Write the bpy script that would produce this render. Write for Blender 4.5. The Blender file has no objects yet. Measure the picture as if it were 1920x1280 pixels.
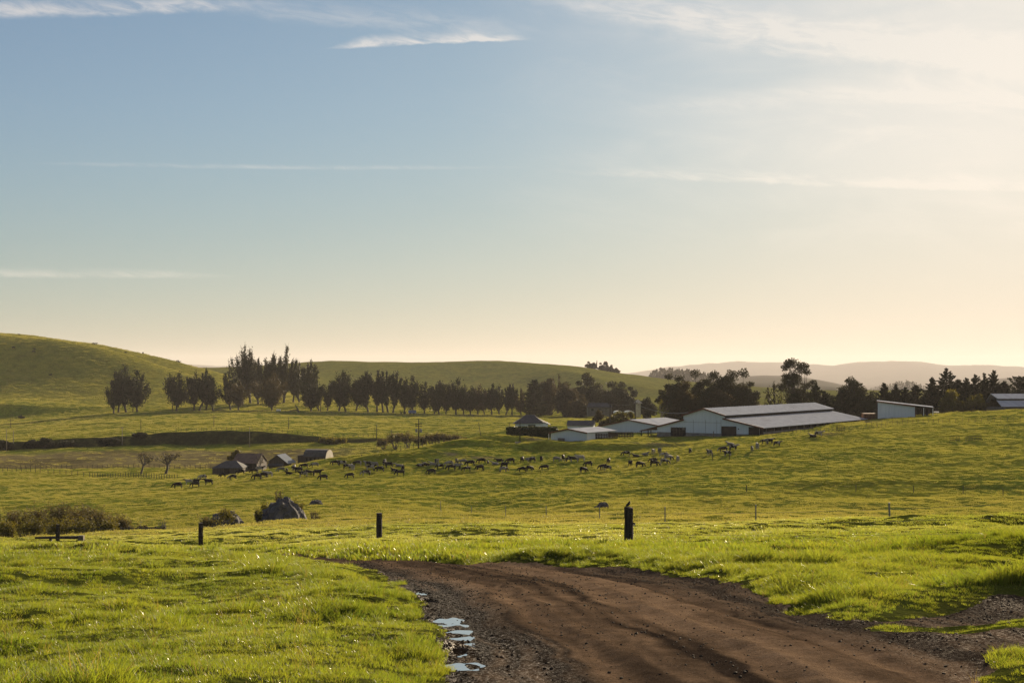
import bpy, math, random
import numpy as np
from mathutils import Vector, Matrix

# ------------------------------------------------------------------ camera, light, exposure
SC = bpy.context.scene
COL = SC.collection
R = math.radians
F, CX, HR = 2667.0, 960.0, 695.0          # 50 mm lens on a 1920 px wide frame; eye level at row 695

cam_d = bpy.data.cameras.new('camera')
cam = bpy.data.objects.new('camera', cam_d)
COL.objects.link(cam)
cam_d.lens = 50.0
cam_d.sensor_width = 36.0
cam_d.shift_y = 0.0286
cam_d.clip_start = 0.1
cam_d.clip_end = 45000
cam.location = (0, 0, 0)
cam.rotation_euler = (R(90), 0, 0)
SC.camera = cam

SUN_AZ, SUN_EL = 24.0, 16.0               # degrees right of the view axis (+Y), above the horizon
sun_d = bpy.data.lights.new('sun', 'SUN')
sun = bpy.data.objects.new('sun', sun_d)
COL.objects.link(sun)
sun_d.energy = 5.0
sun_d.angle = R(0.6)
sun_d.color = (1.0, 0.80, 0.55)
sdir = Vector((math.sin(R(SUN_AZ)) * math.cos(R(SUN_EL)), math.cos(R(SUN_AZ)) * math.cos(R(SUN_EL)), math.sin(R(SUN_EL))))
sun.rotation_euler = sdir.to_track_quat('Z', 'Y').to_euler()
sun.location = (60, 120, 60)

SC.view_settings.view_transform = 'Standard'
SC.view_settings.look = 'None'
SC.view_settings.exposure = 1.2
SC.view_settings.gamma = 1.0
SC.render.engine = 'CYCLES'
SC.cycles.use_denoising = True
SC.cycles.denoising_prefilter = 'NONE'
SC.cycles.sample_clamp_direct = 12.0
SC.cycles.max_bounces = 6
SC.cycles.diffuse_bounces = 2
SC.cycles.glossy_bounces = 2
SC.cycles.transmission_bounces = 4
SC.cycles.transparent_max_bounces = 4
SC.cycles.volume_bounces = 0
SC.cycles.sample_clamp_indirect = 4.0
SC.cycles.use_adaptive_sampling = False

# ------------------------------------------------------------------ node helpers
class NT:
    def __init__(self, tree):
        self.t = tree; self.n = tree.nodes; self.l = tree.links
    def node(self, kind, **kw):
        nd = self.n.new(kind)
        for k, v in kw.items(): setattr(nd, k, v)
        return nd
    def put(self, sock, val):
        if isinstance(val, bpy.types.NodeSocket): self.l.new(val, sock)
        elif val is not None:
            if hasattr(sock.default_value, '__len__'):
                v = list(val) if hasattr(val, '__len__') else [val] * len(sock.default_value)
                if len(v) == 3 and len(sock.default_value) == 4: v = v + [1.0]
                sock.default_value = v
            else: sock.default_value = val
    def m(self, op, a, b=None, c=None, clamp=False):
        nd = self.node('ShaderNodeMath', operation=op); nd.use_clamp = clamp
        for i, v in enumerate((a, b, c)):
            if v is not None: self.put(nd.inputs[i], v)
        return nd.outputs[0]
    def mix(self, f, a, b, mode='MIX'):
        nd = self.node('ShaderNodeMix', data_type='RGBA', blend_type=mode)
        self.put(nd.inputs[0], f); self.put(nd.inputs[6], a); self.put(nd.inputs[7], b)
        return nd.outputs[2]
    def ramp(self, f, stops, mode='LINEAR'):
        nd = self.node('ShaderNodeValToRGB'); cr = nd.color_ramp; cr.interpolation = mode
        while len(cr.elements) < len(stops): cr.elements.new(0.5)
        for e, (p, c) in zip(cr.elements, stops):
            e.position = p; e.color = (list(c) + [1])[:4] if hasattr(c, '__len__') else (c, c, c, 1)
        self.put(nd.inputs[0], f)
        return nd.outputs[0]
    def rng(self, v, a, b, c=0.0, d=1.0, smooth=True):
        nd = self.node('ShaderNodeMapRange'); nd.interpolation_type = 'SMOOTHSTEP' if smooth else 'LINEAR'
        self.put(nd.inputs[0], v)
        for i, q in enumerate((a, b, c, d)): self.put(nd.inputs[1 + i], q)
        return nd.outputs[0]
    def noise(self, vec, scale, detail=3, rough=0.55, dist=0.0):
        nd = self.node('ShaderNodeTexNoise')
        self.put(nd.inputs['Vector'], vec); nd.inputs['Scale'].default_value = scale
        nd.inputs['Detail'].default_value = detail; nd.inputs['Roughness'].default_value = rough
        nd.inputs['Distortion'].default_value = dist
        return nd.outputs[0]
    def xyz(self, x, y, z):
        nd = self.node('ShaderNodeCombineXYZ')
        for i, v in enumerate((x, y, z)): self.put(nd.inputs[i], v)
        return nd.outputs[0]

# ------------------------------------------------------------------ sky: Nishita with a cirrus veil
world = bpy.data.worlds.new('World')
SC.world = world
world.use_nodes = True
W = NT(world.node_tree)
W.n.clear()
sky = W.node('ShaderNodeTexSky', sky_type='NISHITA')
sky.sun_disc = False
sky.sun_elevation = R(SUN_EL)
sky.sun_rotation = R(SUN_AZ)
sky.altitude = 50
sky.air_density = 1.0
sky.dust_density = 0.35
sky.ozone_density = 1.4
tc = W.node('ShaderNodeTexCoord')
sep = W.node('ShaderNodeSeparateXYZ'); W.l.new(tc.outputs['Generated'], sep.inputs[0])
dx, dy, dz = sep.outputs
az = W.m('MULTIPLY', W.m('ARCTAN2', dx, dy), 57.2958)
hyp = W.m('SQRT', W.m('ADD', W.m('MULTIPLY', dx, dx), W.m('MULTIPLY', dy, dy)))
el = W.m('MULTIPLY', W.m('ARCTAN2', dz, hyp), 57.2958)
def pix_az(x): return math.degrees(math.atan((x - CX) / F))
def pix_el(x, r): return math.degrees(math.atan((HR - r) / math.hypot(F, x - CX)))
# fine streaky noise, long in azimuth, tilted a little
def streak(az_scale, el_scale, tilt, seed, detail=6, rough=0.62):
    e2 = W.m('ADD', el, W.m('MULTIPLY', az, tilt))
    return W.noise(W.xyz(W.m('MULTIPLY', az, az_scale), W.m('MULTIPLY', e2, el_scale), seed), 1.0, detail, rough, 0.6)
def wisp(x0, r0, x1, r1, up, down, strength, seed, bow=0.0):
    """cirrus streak from one direction to another; soft above, sharper below"""
    a0, e0, a1, e1 = pix_az(x0), pix_el(x0, r0), pix_az(x1), pix_el(x1, r1)
    t = W.m('DIVIDE', W.m('SUBTRACT', az, a0), a1 - a0)
    line = W.m('ADD', W.m('MULTIPLY', t, e1 - e0), e0)
    arch = W.m('MULTIPLY', W.m('MULTIPLY', t, W.m('SUBTRACT', 1.0, t)), 4 * bow)
    d = W.m('SUBTRACT', el, W.m('ADD', line, arch))
    wob = W.m('MULTIPLY', W.m('SUBTRACT', W.noise(W.xyz(W.m('MULTIPLY', az, 0.9), W.m('MULTIPLY', el, 1.3), seed), 1.0, 5, 0.62), 0.5), 0.5 * up)
    d = W.m('ADD', d, wob)
    body = W.m('MULTIPLY', t, W.m('SUBTRACT', 1.0, t), clamp=True)
    body = W.rng(body, 0.0, 0.2)
    hi = W.rng(d, 0.0, W.m('MULTIPLY', body, up), 1.0, 0.0)
    lo = W.rng(d, -down, 0.0, 0.0, 1.0)
    fib = W.rng(streak(0.55, 2.4, 0.12, seed + 3.1), 0.30, 0.72, 0.1, 1.15)
    return W.m('MULTIPLY', W.m('MULTIPLY', W.m('MULTIPLY', hi, lo), body), W.m('MULTIPLY', fib, strength))
def total(lst):
    s = lst[0]
    for q in lst[1:]: s = W.m('ADD', s, q)
    return s
wisps = total([
    wisp(600, 90, 1010, 72, 0.50, 0.10, 1.0, 1.0, 0.05),
    wisp(-500, 22, 560, 4, 0.7, 0.28, 0.75, 5.0),
    wisp(380, 10, 1050, 62, 0.9, 0.5, 0.30, 9.0),
    wisp(900, -20, 2300, 140, 1.4, 0.7, 0.55, 13.0),
    wisp(1150, 60, 2500, 150, 1.2, 0.4, 0.40, 15.0),
    wisp(1380, 165, 2500, 215, 0.6, 0.22, 0.50, 17.0),
    wisp(1000, 318, 2500, 362, 0.65, 0.14, 0.50, 21.0),
    wisp(20, 304, 1020, 312, 0.16, 0.10, 0.28, 25.0),
    wisp(-500, 510, 480, 516, 0.35, 0.16, 0.42, 29.0),
    wisp(1150, 205, 1720, 178, 0.6, 0.5, 0.22, 33.0),
])
veil = W.m('MULTIPLY', W.rng(streak(0.16, 0.5, 0.10, 41.0, 5, 0.6), 0.45, 0.8), W.rng(az, -8, 22, 0.0, 0.55))
veil = W.m('MULTIPLY', veil, W.rng(el, 2.0, 9.0))
sheet = W.m('MULTIPLY', W.m('MULTIPLY', W.rng(az, -4, 20, 0.0, 0.78), W.rng(el, 2, 9)), W.rng(streak(0.10, 0.35, 0.10, 55.0, 3), 0.3, 0.65, 0.55, 1.0))
cl = W.m('MINIMUM', W.m('ADD', wisps, W.m('ADD', veil, sheet)), 0.95)
# thin high haze: bright parts of the sky roll off softly, colours a little paler
KS = 0.115
sr = W.node('ShaderNodeSeparateColor'); W.l.new(sky.outputs[0], sr.inputs[0])
def shoulder(c, g, k):
    return W.m('MULTIPLY', W.m('SUBTRACT', 1.0, W.m('EXPONENT', W.m('MULTIPLY', W.m('POWER', W.m('MULTIPLY', c, 0.075), 1.2), -k))), g / KS)
cc = W.node('ShaderNodeCombineColor')
for i, (g, k, hi) in enumerate(((0.96, 1.10, 0.99), (0.80, 1.70, 1.04), (0.60, 2.9, 1.17))): W.l.new(W.m('MULTIPLY', shoulder(sr.outputs[i], g, k), W.rng(el, 1.0, 11.0, 1.0, hi)), cc.inputs[i])
hs = W.node('ShaderNodeHueSaturation'); hs.inputs['Saturation'].default_value = 0.84
W.l.new(cc.outputs[0], hs.inputs['Color'])
cloud_col = W.mix(1.0, W.mix(1.0, hs.outputs[0], (0.50, 0.50, 0.50, 1), 'MULTIPLY'), (5.2, 4.5, 3.8, 1), 'ADD')
skyc = W.mix(cl, hs.outputs[0], cloud_col)
bg = W.node('ShaderNodeBackground'); bg.inputs['Strength'].default_value = 0.05
W.l.new(skyc, bg.inputs['Color'])
wo = W.node('ShaderNodeOutputWorld'); W.l.new(bg.outputs[0], wo.inputs['Surface'])
# ------------------------------------------------------------------ terrain height: feature lines (x column, distance, row)
def pchip(x, y, xq):
    """monotone cubic through (x, y) evaluated at xq (1-D)"""
    x = np.asarray(x, float); y = np.asarray(y, float)
    h = np.diff(x); d = np.diff(y) / h
    if len(x) == 2: return y[0] + d[0] * (xq - x[0])
    m = np.zeros_like(y)
    s = (d[:-1] * d[1:]) > 0
    w1 = 2 * h[1:] + h[:-1]; w2 = h[1:] + 2 * h[:-1]
    with np.errstate(divide='ignore', invalid='ignore'):
        mm = (w1 + w2) / (w1 / d[:-1] + w2 / d[1:])
    m[1:-1] = np.where(s, mm, 0)
    m[0], m[-1] = d[0], d[-1]
    k = np.clip(np.searchsorted(x, xq) - 1, 0, len(h) - 1)
    t = np.clip((xq - x[k]) / h[k], 0, 1); hh = h[k]
    return ((1 + 2 * t) * (1 - t) ** 2 * y[k] + t * (1 - t) ** 2 * hh * m[k] + t * t * (3 - 2 * t) * y[k + 1] + t * t * (t - 1) * hh * m[k + 1])

FEAT = [
 [(960, 11.4, 1280)],
 [(0, 20, 1138), (500, 20, 1138), (960, 20, 1131), (1440, 20, 1127), (1920, 20, 1119)],
 [(0, 33, 1049), (440, 33, 1053), (560, 33, 1061), (620, 32, 1066), (720, 27, 1091), (960, 25, 1092), (1440, 23, 1104), (1920, 23, 1097)],
 [(0, 40, 1052), (500, 40, 1051), (560, 40, 1049), (720, 33, 1058), (960, 28, 1076), (1440, 26, 1085), (1920, 26, 1074)],
 [(0, 47, 1039), (560, 47, 1039), (720, 40, 1040), (960, 31.5, 1061), (1240, 29, 1071), (1440, 28.5, 1068), (1920, 29, 1055)],
 [(-300, 64, 1031), (108, 60, 1031), (376, 60, 1031), (560, 54, 1030), (711, 48, 1031), (960, 40, 1037), (1179, 37.5, 1040), (1440, 35, 1042), (1669, 34, 1041), (1920, 32.5, 1036)],
 [(-300, 105, 1014), (108, 91, 1018), (376, 76, 1023), (711, 61, 1014), (960, 53, 1016), (1179, 47, 1018), (1440, 42, 1019), (1669, 39, 1020), (1920, 36, 1019)],
 [(-300, 115, 1014), (0, 112, 1010), (240, 116, 1003), (376, 120, 994), (480, 125, 987), (600, 138, 979), (720, 155, 973), (884, 180, 966), (948, 172, 968), (1024, 160, 970), (1124, 145, 972), (1247, 118, 979), (1417, 103, 981), (1669, 74, 988), (1920, 62, 990)],
 [(-300, 150, 1034), (0, 150, 1032), (240, 152, 1014), (376, 158, 1000), (480, 168, 986), (600, 180, 970), (720, 200, 960), (884, 230, 950), (1024, 215, 950), (1124, 210, 944), (1247, 215, 935), (1417, 222, 926), (1669, 226, 927), (1920, 222, 925)],
 [(-300, 300, 940), (0, 300, 930), (240, 300, 920), (376, 300, 912), (480, 300, 905), (600, 300, 898), (720, 300, 894), (884, 300, 890), (1024, 300, 887), (1124, 300, 883), (1247, 300, 873), (1417, 300, 858), (1669, 300, 852), (1920, 300, 848)],
 [(-300, 390, 905), (0, 390, 898), (240, 385, 897), (376, 350, 897), (480, 345, 884), (600, 348, 868), (720, 352, 853), (884, 362, 832), (1024, 352, 848), (1124, 350, 845), (1247, 350, 842), (1417, 350, 827), (1669, 350, 820), (1920, 350, 815)],
 [(-300, 445, 880), (0, 445, 880), (240, 445, 880), (376, 440, 882), (480, 430, 886), (600, 430, 872), (720, 440, 858), (884, 420, 834), (1024, 392, 828), (1124, 392, 823), (1247, 396, 821), (1417, 394, 816), (1560, 430, 796), (1669, 450, 785), (1800, 460, 776), (1920, 465, 769)],
 [(-300, 540, 858), (0, 540, 858), (240, 540, 856), (480, 540, 856), (600, 540, 850), (720, 540, 846), (884, 500, 833), (1024, 480, 817), (1247, 480, 808), (1417, 490, 803), (1560, 520, 797), (1669, 540, 791), (1920, 540, 785)],
 [(-300, 618, 850), (0, 618, 846), (120, 618, 842), (240, 618, 838), (480, 618, 836), (600, 618, 834), (720, 618, 833), (884, 618, 822), (1024, 618, 806), (1247, 618, 800), (1669, 618, 790), (1920, 618, 782)],
 [(-300, 627, 848), (0, 627, 844), (240, 627, 835), (480, 627, 832), (600, 627, 829), (720, 627, 829), (884, 627, 819), (1024, 627, 804), (1247, 627, 799), (1669, 627, 789), (1920, 627, 781)],
 [(-300, 640, 837), (0, 640, 829), (120, 640, 823), (240, 640, 816), (330, 640, 809), (400, 640, 806), (480, 640, 807), (560, 640, 815), (640, 640, 822), (720, 640, 824), (884, 640, 814), (1024, 640, 801), (1247, 640, 797), (1669, 640, 788), (1920, 640, 780)],
 [(-300, 750, 800), (0, 750, 789), (120, 750, 781), (240, 750, 773), (480, 750, 770), (720, 750, 773), (884, 750, 776), (1024, 750, 780), (1247, 750, 783), (1669, 750, 778), (1920, 750, 772)],
 [(-300, 775, 784), (0, 775, 779), (120, 775, 773), (240, 775, 769), (480, 775, 767), (720, 775, 770.5), (1024, 775, 777), (1247, 775, 780), (1669, 775, 776), (1920, 775, 770.5)],
 [(-300, 790, 764), (0, 790, 759), (100, 790, 763), (160, 790, 765), (240, 790, 765.5), (480, 790, 764.5), (720, 790, 768), (1024, 790, 774), (1247, 790, 777), (1669, 790, 774), (1920, 790, 769)],
 [(-300, 880, 748), (0, 880, 749), (240, 880, 752), (480, 880, 754), (720, 880, 758), (884, 880, 762), (1024, 880, 765), (1247, 880, 765), (1669, 880, 768), (1920, 880, 765)],
 [(-300, 960, 690), (0, 960, 700), (240, 960, 716), (480, 960, 748), (720, 960, 752), (1024, 960, 758), (1920, 960, 758)],
 [(-300, 1040, 608), (0, 1040, 628), (120, 1040, 638), (160, 1040, 644), (240, 1040, 664), (320, 1040, 690), (400, 1040, 712), (480, 1040, 735), (720, 1040, 748), (1024, 1040, 755), (1920, 1040, 755)],
 [(-300, 1090, 606), (0, 1090, 627), (120, 1090, 640), (160, 1090, 650), (240, 1090, 671), (320, 1090, 697), (400, 1090, 716), (480, 1090, 738), (720, 1090, 748), (1024, 1090, 754), (1920, 1090, 754)],
 [(-300, 1180, 595), (0, 1180, 617), (60, 1180, 622), (120, 1180, 632), (180, 1180, 642), (240, 1180, 655), (300, 1180, 670), (360, 1180, 687), (420, 1180, 706), (480, 1180, 735), (720, 1180, 745), (1024, 1180, 748), (1920, 1180, 748)],
 [(-300, 1380, 640), (0, 1380, 660), (240, 1380, 690), (360, 1380, 712), (420, 1380, 725), (480, 1380, 736), (720, 1380, 738), (1024, 1380, 742), (1247, 1380, 745), (1920, 1380, 745)],
 [(-300, 1900, 692), (0, 1900, 690), (240, 1900, 690), (380, 1900, 687), (480, 1900, 684), (600, 1900, 677), (720, 1900, 678), (800, 1900, 680), (880, 1900, 679), (940, 1900, 676), (1000, 1900, 679), (1080, 1900, 685), (1160, 1900, 698), (1240, 1900, 711), (1300, 1900, 718), (1420, 1900, 730), (1560, 1900, 742), (1920, 1900, 745)],
 [(-300, 2350, 720), (900, 2350, 720), (1240, 2350, 735), (1920, 2350, 742)],
 [(-300, 3200, 730), (1240, 3200, 733), (1920, 3200, 735)],
 [(-300, 10000, 730), (1100, 10000, 730), (1240, 10000, 727), (1340, 10000, 715), (1400, 10000, 707), (1440, 10000, 705), (1500, 10000, 707), (1560, 10000, 718), (1620, 10000, 732), (1700, 10000, 738), (1780, 10000, 730), (1850, 10000, 716), (1920, 10000, 706), (2100, 10000, 690), (2900, 10000, 700)],
 [(-300, 14000, 722), (1920, 14000, 722)],
 [(-1000, 20000, 690), (340, 20000, 682), (400, 20000, 686), (480, 20000, 690), (960, 20000, 690), (1150, 20000, 703), (1200, 20000, 697), (1240, 20000, 690), (1330, 20000, 682), (1400, 20000, 680), (1440, 20000, 681), (1480, 20000, 683), (1560, 20000, 687), (1620, 20000, 680), (1650, 20000, 678), (1700, 20000, 677), (1740, 20000, 679), (1760, 20000, 683), (1800, 20000, 685), (1850, 20000, 684), (1920, 20000, 689), (2400, 20000, 680)],
 [(960, 22500, 706)],
]
def far_Y(Y):
    return np.interp(Y, [500, 540, 618, 627, 640, 750, 880, 960, 1040, 1090, 1180, 1380, 1900], [500, 510, 560, 569, 576, 860, 975, 1045, 1120, 1170, 1260, 1450, 1900]) if 500 < Y < 1900 else Y
FEAT = [[(x, float(far_Y(Y)), r) for (x, Y, r) in ft] for ft in FEAT]
TX = np.arange(-1600, 3561, 10.0)                       # table columns
TLY = np.linspace(math.log(11.4), math.log(22500), 3000)  # table log-distance
def build_table():
    Yf = np.zeros((len(FEAT), len(TX))); Zf = np.zeros_like(Yf)
    for i, ft in enumerate(FEAT):
        xs = [p[0] for p in ft]; ys = [p[1] for p in ft]; rs = [p[2] for p in ft]
        q = np.clip(TX, xs[0], xs[-1])
        if len(ft) == 1:
            Yf[i] = ys[0]; rr = np.full(len(TX), float(rs[0]))
        else:
            Yf[i] = pchip(xs, ys, q); rr = pchip(xs, rs, q)
        Zf[i] = (HR - rr) / F * Yf[i]
    Yq = np.exp(TLY)
    T = np.zeros((len(TX), len(TLY)))
    for j in range(len(TX)):
        T[j] = pchip(Yf[:, j], Zf[:, j], Yq)
    k = np.array([1, 2, 3, 2, 1.0]); k /= k.sum()
    Tp = np.pad(T, ((2, 2), (0, 0)), mode='edge')
    return sum(k[i] * Tp[i:i + len(TX)] for i in range(5))
TAB = build_table()

def _hash(ix, iy, seed):
    h = (ix.astype(np.int64) * 374761393 + iy.astype(np.int64) * 668265263 + seed * 974711) & 0xFFFFFFFF
    h = ((h ^ (h >> 13)) * 1274126177) & 0xFFFFFFFF
    return ((h ^ (h >> 16)) & 0xFFFFFF) / float(0x7FFFFF) - 1.0
def vn(x, y, seed=0):
    """value noise -1..1"""
    x = np.asarray(x, float); y = np.asarray(y, float)
    ix, iy = np.floor(x), np.floor(y)
    fx, fy = x - ix, y - iy
    fx = fx * fx * fx * (fx * (fx * 6 - 15) + 10); fy = fy * fy * fy * (fy * (fy * 6 - 15) + 10)
    a = _hash(ix, iy, seed); b = _hash(ix + 1, iy, seed); c = _hash(ix, iy + 1, seed); d = _hash(ix + 1, iy + 1, seed)
    return (a + (b - a) * fx) * (1 - fy) + (c + (d - c) * fx) * fy
def rotn(x, y, w, seed):
    ca, sa = math.cos(seed * 1.7 + .4), math.sin(seed * 1.7 + .4)
    return vn((x * ca + y * sa) / w + seed * 13.1, (y * ca - x * sa) / w - seed * 7.7, seed)
def sm(v, a, b):
    t = np.clip((v - a) / (b - a), 0, 1); return t * t * (3 - 2 * t)

def base_h(X, Y):
    X = np.asarray(X, float); Y = np.asarray(Y, float)
    Ye = np.clip(Y, 11.4, 22499)
    xi = np.clip(CX + F * X / Ye, TX[0], TX[-1] - 0.01)
    fi = (xi - TX[0]) / 10.0; i = np.clip(fi.astype(int), 0, len(TX) - 2); fi = fi - i
    fj = (np.log(Ye) - TLY[0]) / (TLY[1] - TLY[0]); j = np.clip(fj.astype(int), 0, len(TLY) - 2); fj = fj - j
    z = (TAB[i, j] * (1 - fi) + TAB[i + 1, j] * fi) * (1 - fj) + (TAB[i, j + 1] * (1 - fi) + TAB[i + 1, j + 1] * fi) * fj
    return z + np.where(Y < 11.4, (11.4 - Y) * 0.05, 0)

# earth berms near the farmyard: (X, Y, half length, half width, angle deg, height)
def P(x, row, Y): return ((x - CX) / F * Y, Y, (HR - row) / F * Y)
def XY(x, Y): return ((x - CX) / F * Y, Y)
MOUNDS = []
def mound(x, Y, L, Wd, ang, h, p=2.0):
    X, Y = XY(x, Y); MOUNDS.append((X, Y, L, Wd, math.radians(ang), h, p))
mound(955, 384, 11, 4, 5, 2.1, 3)
mound(890, 356, 9, 2.8, 8, 1.6, 3)
mound(1115, 357, 23, 2.5, 4, 1.35, 4)
mound(1010, 358, 6, 5, 10, 1.0, 3)
mound(640, 352, 14, 5, 25, 0.8)
mound(700, 336, 7, 3, 10, 1.4, 3)
mound(790, 338, 13, 4, 6, 1.0)
mound(1555, 352, 14, 10, 20, 1.1)
mound(1790, 62, 9, 2.2, 8, 0.55)
mound(1690, 66, 6, 1.5, 5, 0.45)
mound(1905, 31, 2.2, 1.6, 20, 0.55, 3)
mound(1130, 190, 7, 3, 0, 0.7)
mound(1000, 205, 12, 3, -8, 0.5)
mound(1780, 235, 18, 5, 0, 0.9)
mound(1600, 238, 20, 5, 4, 0.7)
def mounds_h(X, Y):
    z = np.zeros_like(np.asarray(X, float))
    for (mx, my, L, Wd, a, h, p) in MOUNDS:
        ca, sa = math.cos(a), math.sin(a)
        u = ((X - mx) * ca + (Y - my) * sa) / L; v = (-(X - mx) * sa + (Y - my) * ca) / Wd
        z = z + h * np.exp(-(np.abs(u) ** p + np.abs(v) ** p))
    return z

def inside(poly, X, Y):
    X = np.asarray(X, float); Y = np.asarray(Y, float)
    c = np.zeros(X.shape, bool); n = len(poly)
    for k in range(n):
        x0, y0 = poly[k]; x1, y1 = poly[(k + 1) % n]
        if y0 == y1: continue
        t = ((y0 > Y) != (y1 > Y)) & (X < (x1 - x0) * (Y - y0) / (y1 - y0) + x0)
        c ^= t
    return c
def dist_line(pts, X, Y):
    """distance to polyline and arc length of nearest point"""
    best = np.full(np.shape(X), 1e9); arc = np.zeros(np.shape(X)); s0 = 0.0
    for k in range(len(pts) - 1):
        (x0, y0), (x1, y1) = pts[k], pts[k + 1]
        L = math.hypot(x1 - x0, y1 - y0)
        t = np.clip(((X - x0) * (x1 - x0) + (Y - y0) * (y1 - y0)) / (L * L), 0, 1)
        d = np.hypot(X - x0 - t * (x1 - x0), Y - y0 - t * (y1 - y0))
        w = d < best
        best = np.where(w, d, best); arc = np.where(w, s0 + t * L, arc); s0 += L
    return best, arc
def find_Y(x, row, y0=11.5, y1=22000):
    """first distance at which the bare land shows at that column and row"""
    ys = np.exp(np.linspace(math.log(y0), math.log(y1), 1500))
    X = (x - CX) / F * ys
    rr = HR - F * (base_h(X, ys) + mounds_h(X, ys)) / ys
    k = np.argmax(rr <= row)
    return float(ys[k]) if rr[k] <= row else float(ys[-1])
def plan(pts, y1=120):
    out = []
    for (x, r) in pts:
        Y = find_Y(x, r, 11.4, y1); out.append(((x - CX) / F * Y, Y))
    return out
EDGE_L = [(0.35, -14), (0.1, 0), (-0.25, 6)] + plan([(850, 1279), (838, 1240), (828, 1205), (822, 1175), (803, 1140), (778, 1112), (740, 1091), (692, 1074), (645, 1066), (600, 1058), (570, 1053.5)]) + [(-9.0, 41.5), (-13, 44), (-20, 49), (-45, 68), (-80, 95)]
EDGE_R = plan([(1920, 1128), (1800, 1138), (1680, 1150), (1600, 1160), (1530, 1146), (1460, 1125), (1400, 1105), (1330, 1090), (1240, 1077), (1120, 1068), (1000, 1062), (880, 1056), (780, 1051), (700, 1047.5), (640, 1045)]) + [(-9.5, 47), (-13, 50), (-20, 54.5), (-45, 75), (-80, 103)]
ROAD = EDGE_L + EDGE_R[::-1] + [(22, 26), (22, 14.5)] + [(x, y) for x, y in plan([(1930, 1214), (1890, 1224), (1852, 1243), (1836, 1279)])] + [(3.9, 6), (4.2, -14)]
MEDIAN = plan([(1650, 1180), (1700, 1170), (1790, 1168), (1920, 1166)]) + [(14, 17.2), (14, 16.4)] + plan([(1920, 1182), (1800, 1187), (1700, 1188)])
def road_mask(X, Y):
    n1 = rotn(X, Y, 0.9, 61) * 0.16 + rotn(X, Y, 0.35, 62) * 0.09
    n2 = rotn(X, Y, 0.9, 63) * 0.16 + rotn(X, Y, 0.35, 64) * 0.09
    r = inside(ROAD, X + n1, Y + n2)
    md = inside(MEDIAN, X + n1 * 1.5, Y + n2 * 1.5)
    return r & ~md
PUD = [plan([q[:2]])[0] + q[2:] for q in ((776, 1105, .10, .42), (783, 1112, .11, .36), (791, 1120, .11, .34), (799, 1128, .10, .28), (840, 1160, .13, .26), (845, 1171, .14, .25), (849, 1182, .15, .25), (852, 1194, .15, .24), (855, 1206, .14, .22), (861, 1219, .10, .16), (871, 1241, .12, .16))]
def road_relief(X, Y):
    d, arc = dist_line(EDGE_L, X, Y)
    z = 0.035 * np.sin(np.clip(d, 0, 4.5) / 4.5 * math.pi)             # crown
    for c, wd, h in ((0.55, .28, -.045), (1.35, .16, -.03), (1.62, .10, .02), (2.0, .2, .015), (2.75, .18, -.03), (3.05, .10, .022), (3.5, .2, .02), (3.9, .15, -.03)):
        z = z + h * np.exp(-((d - c + 0.12 * vn(arc / 3.0, arc * 0, 70)) / wd) ** 2)
    return z, d, arc
ROADBOX = (-90, -15, 30, 110)
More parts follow.
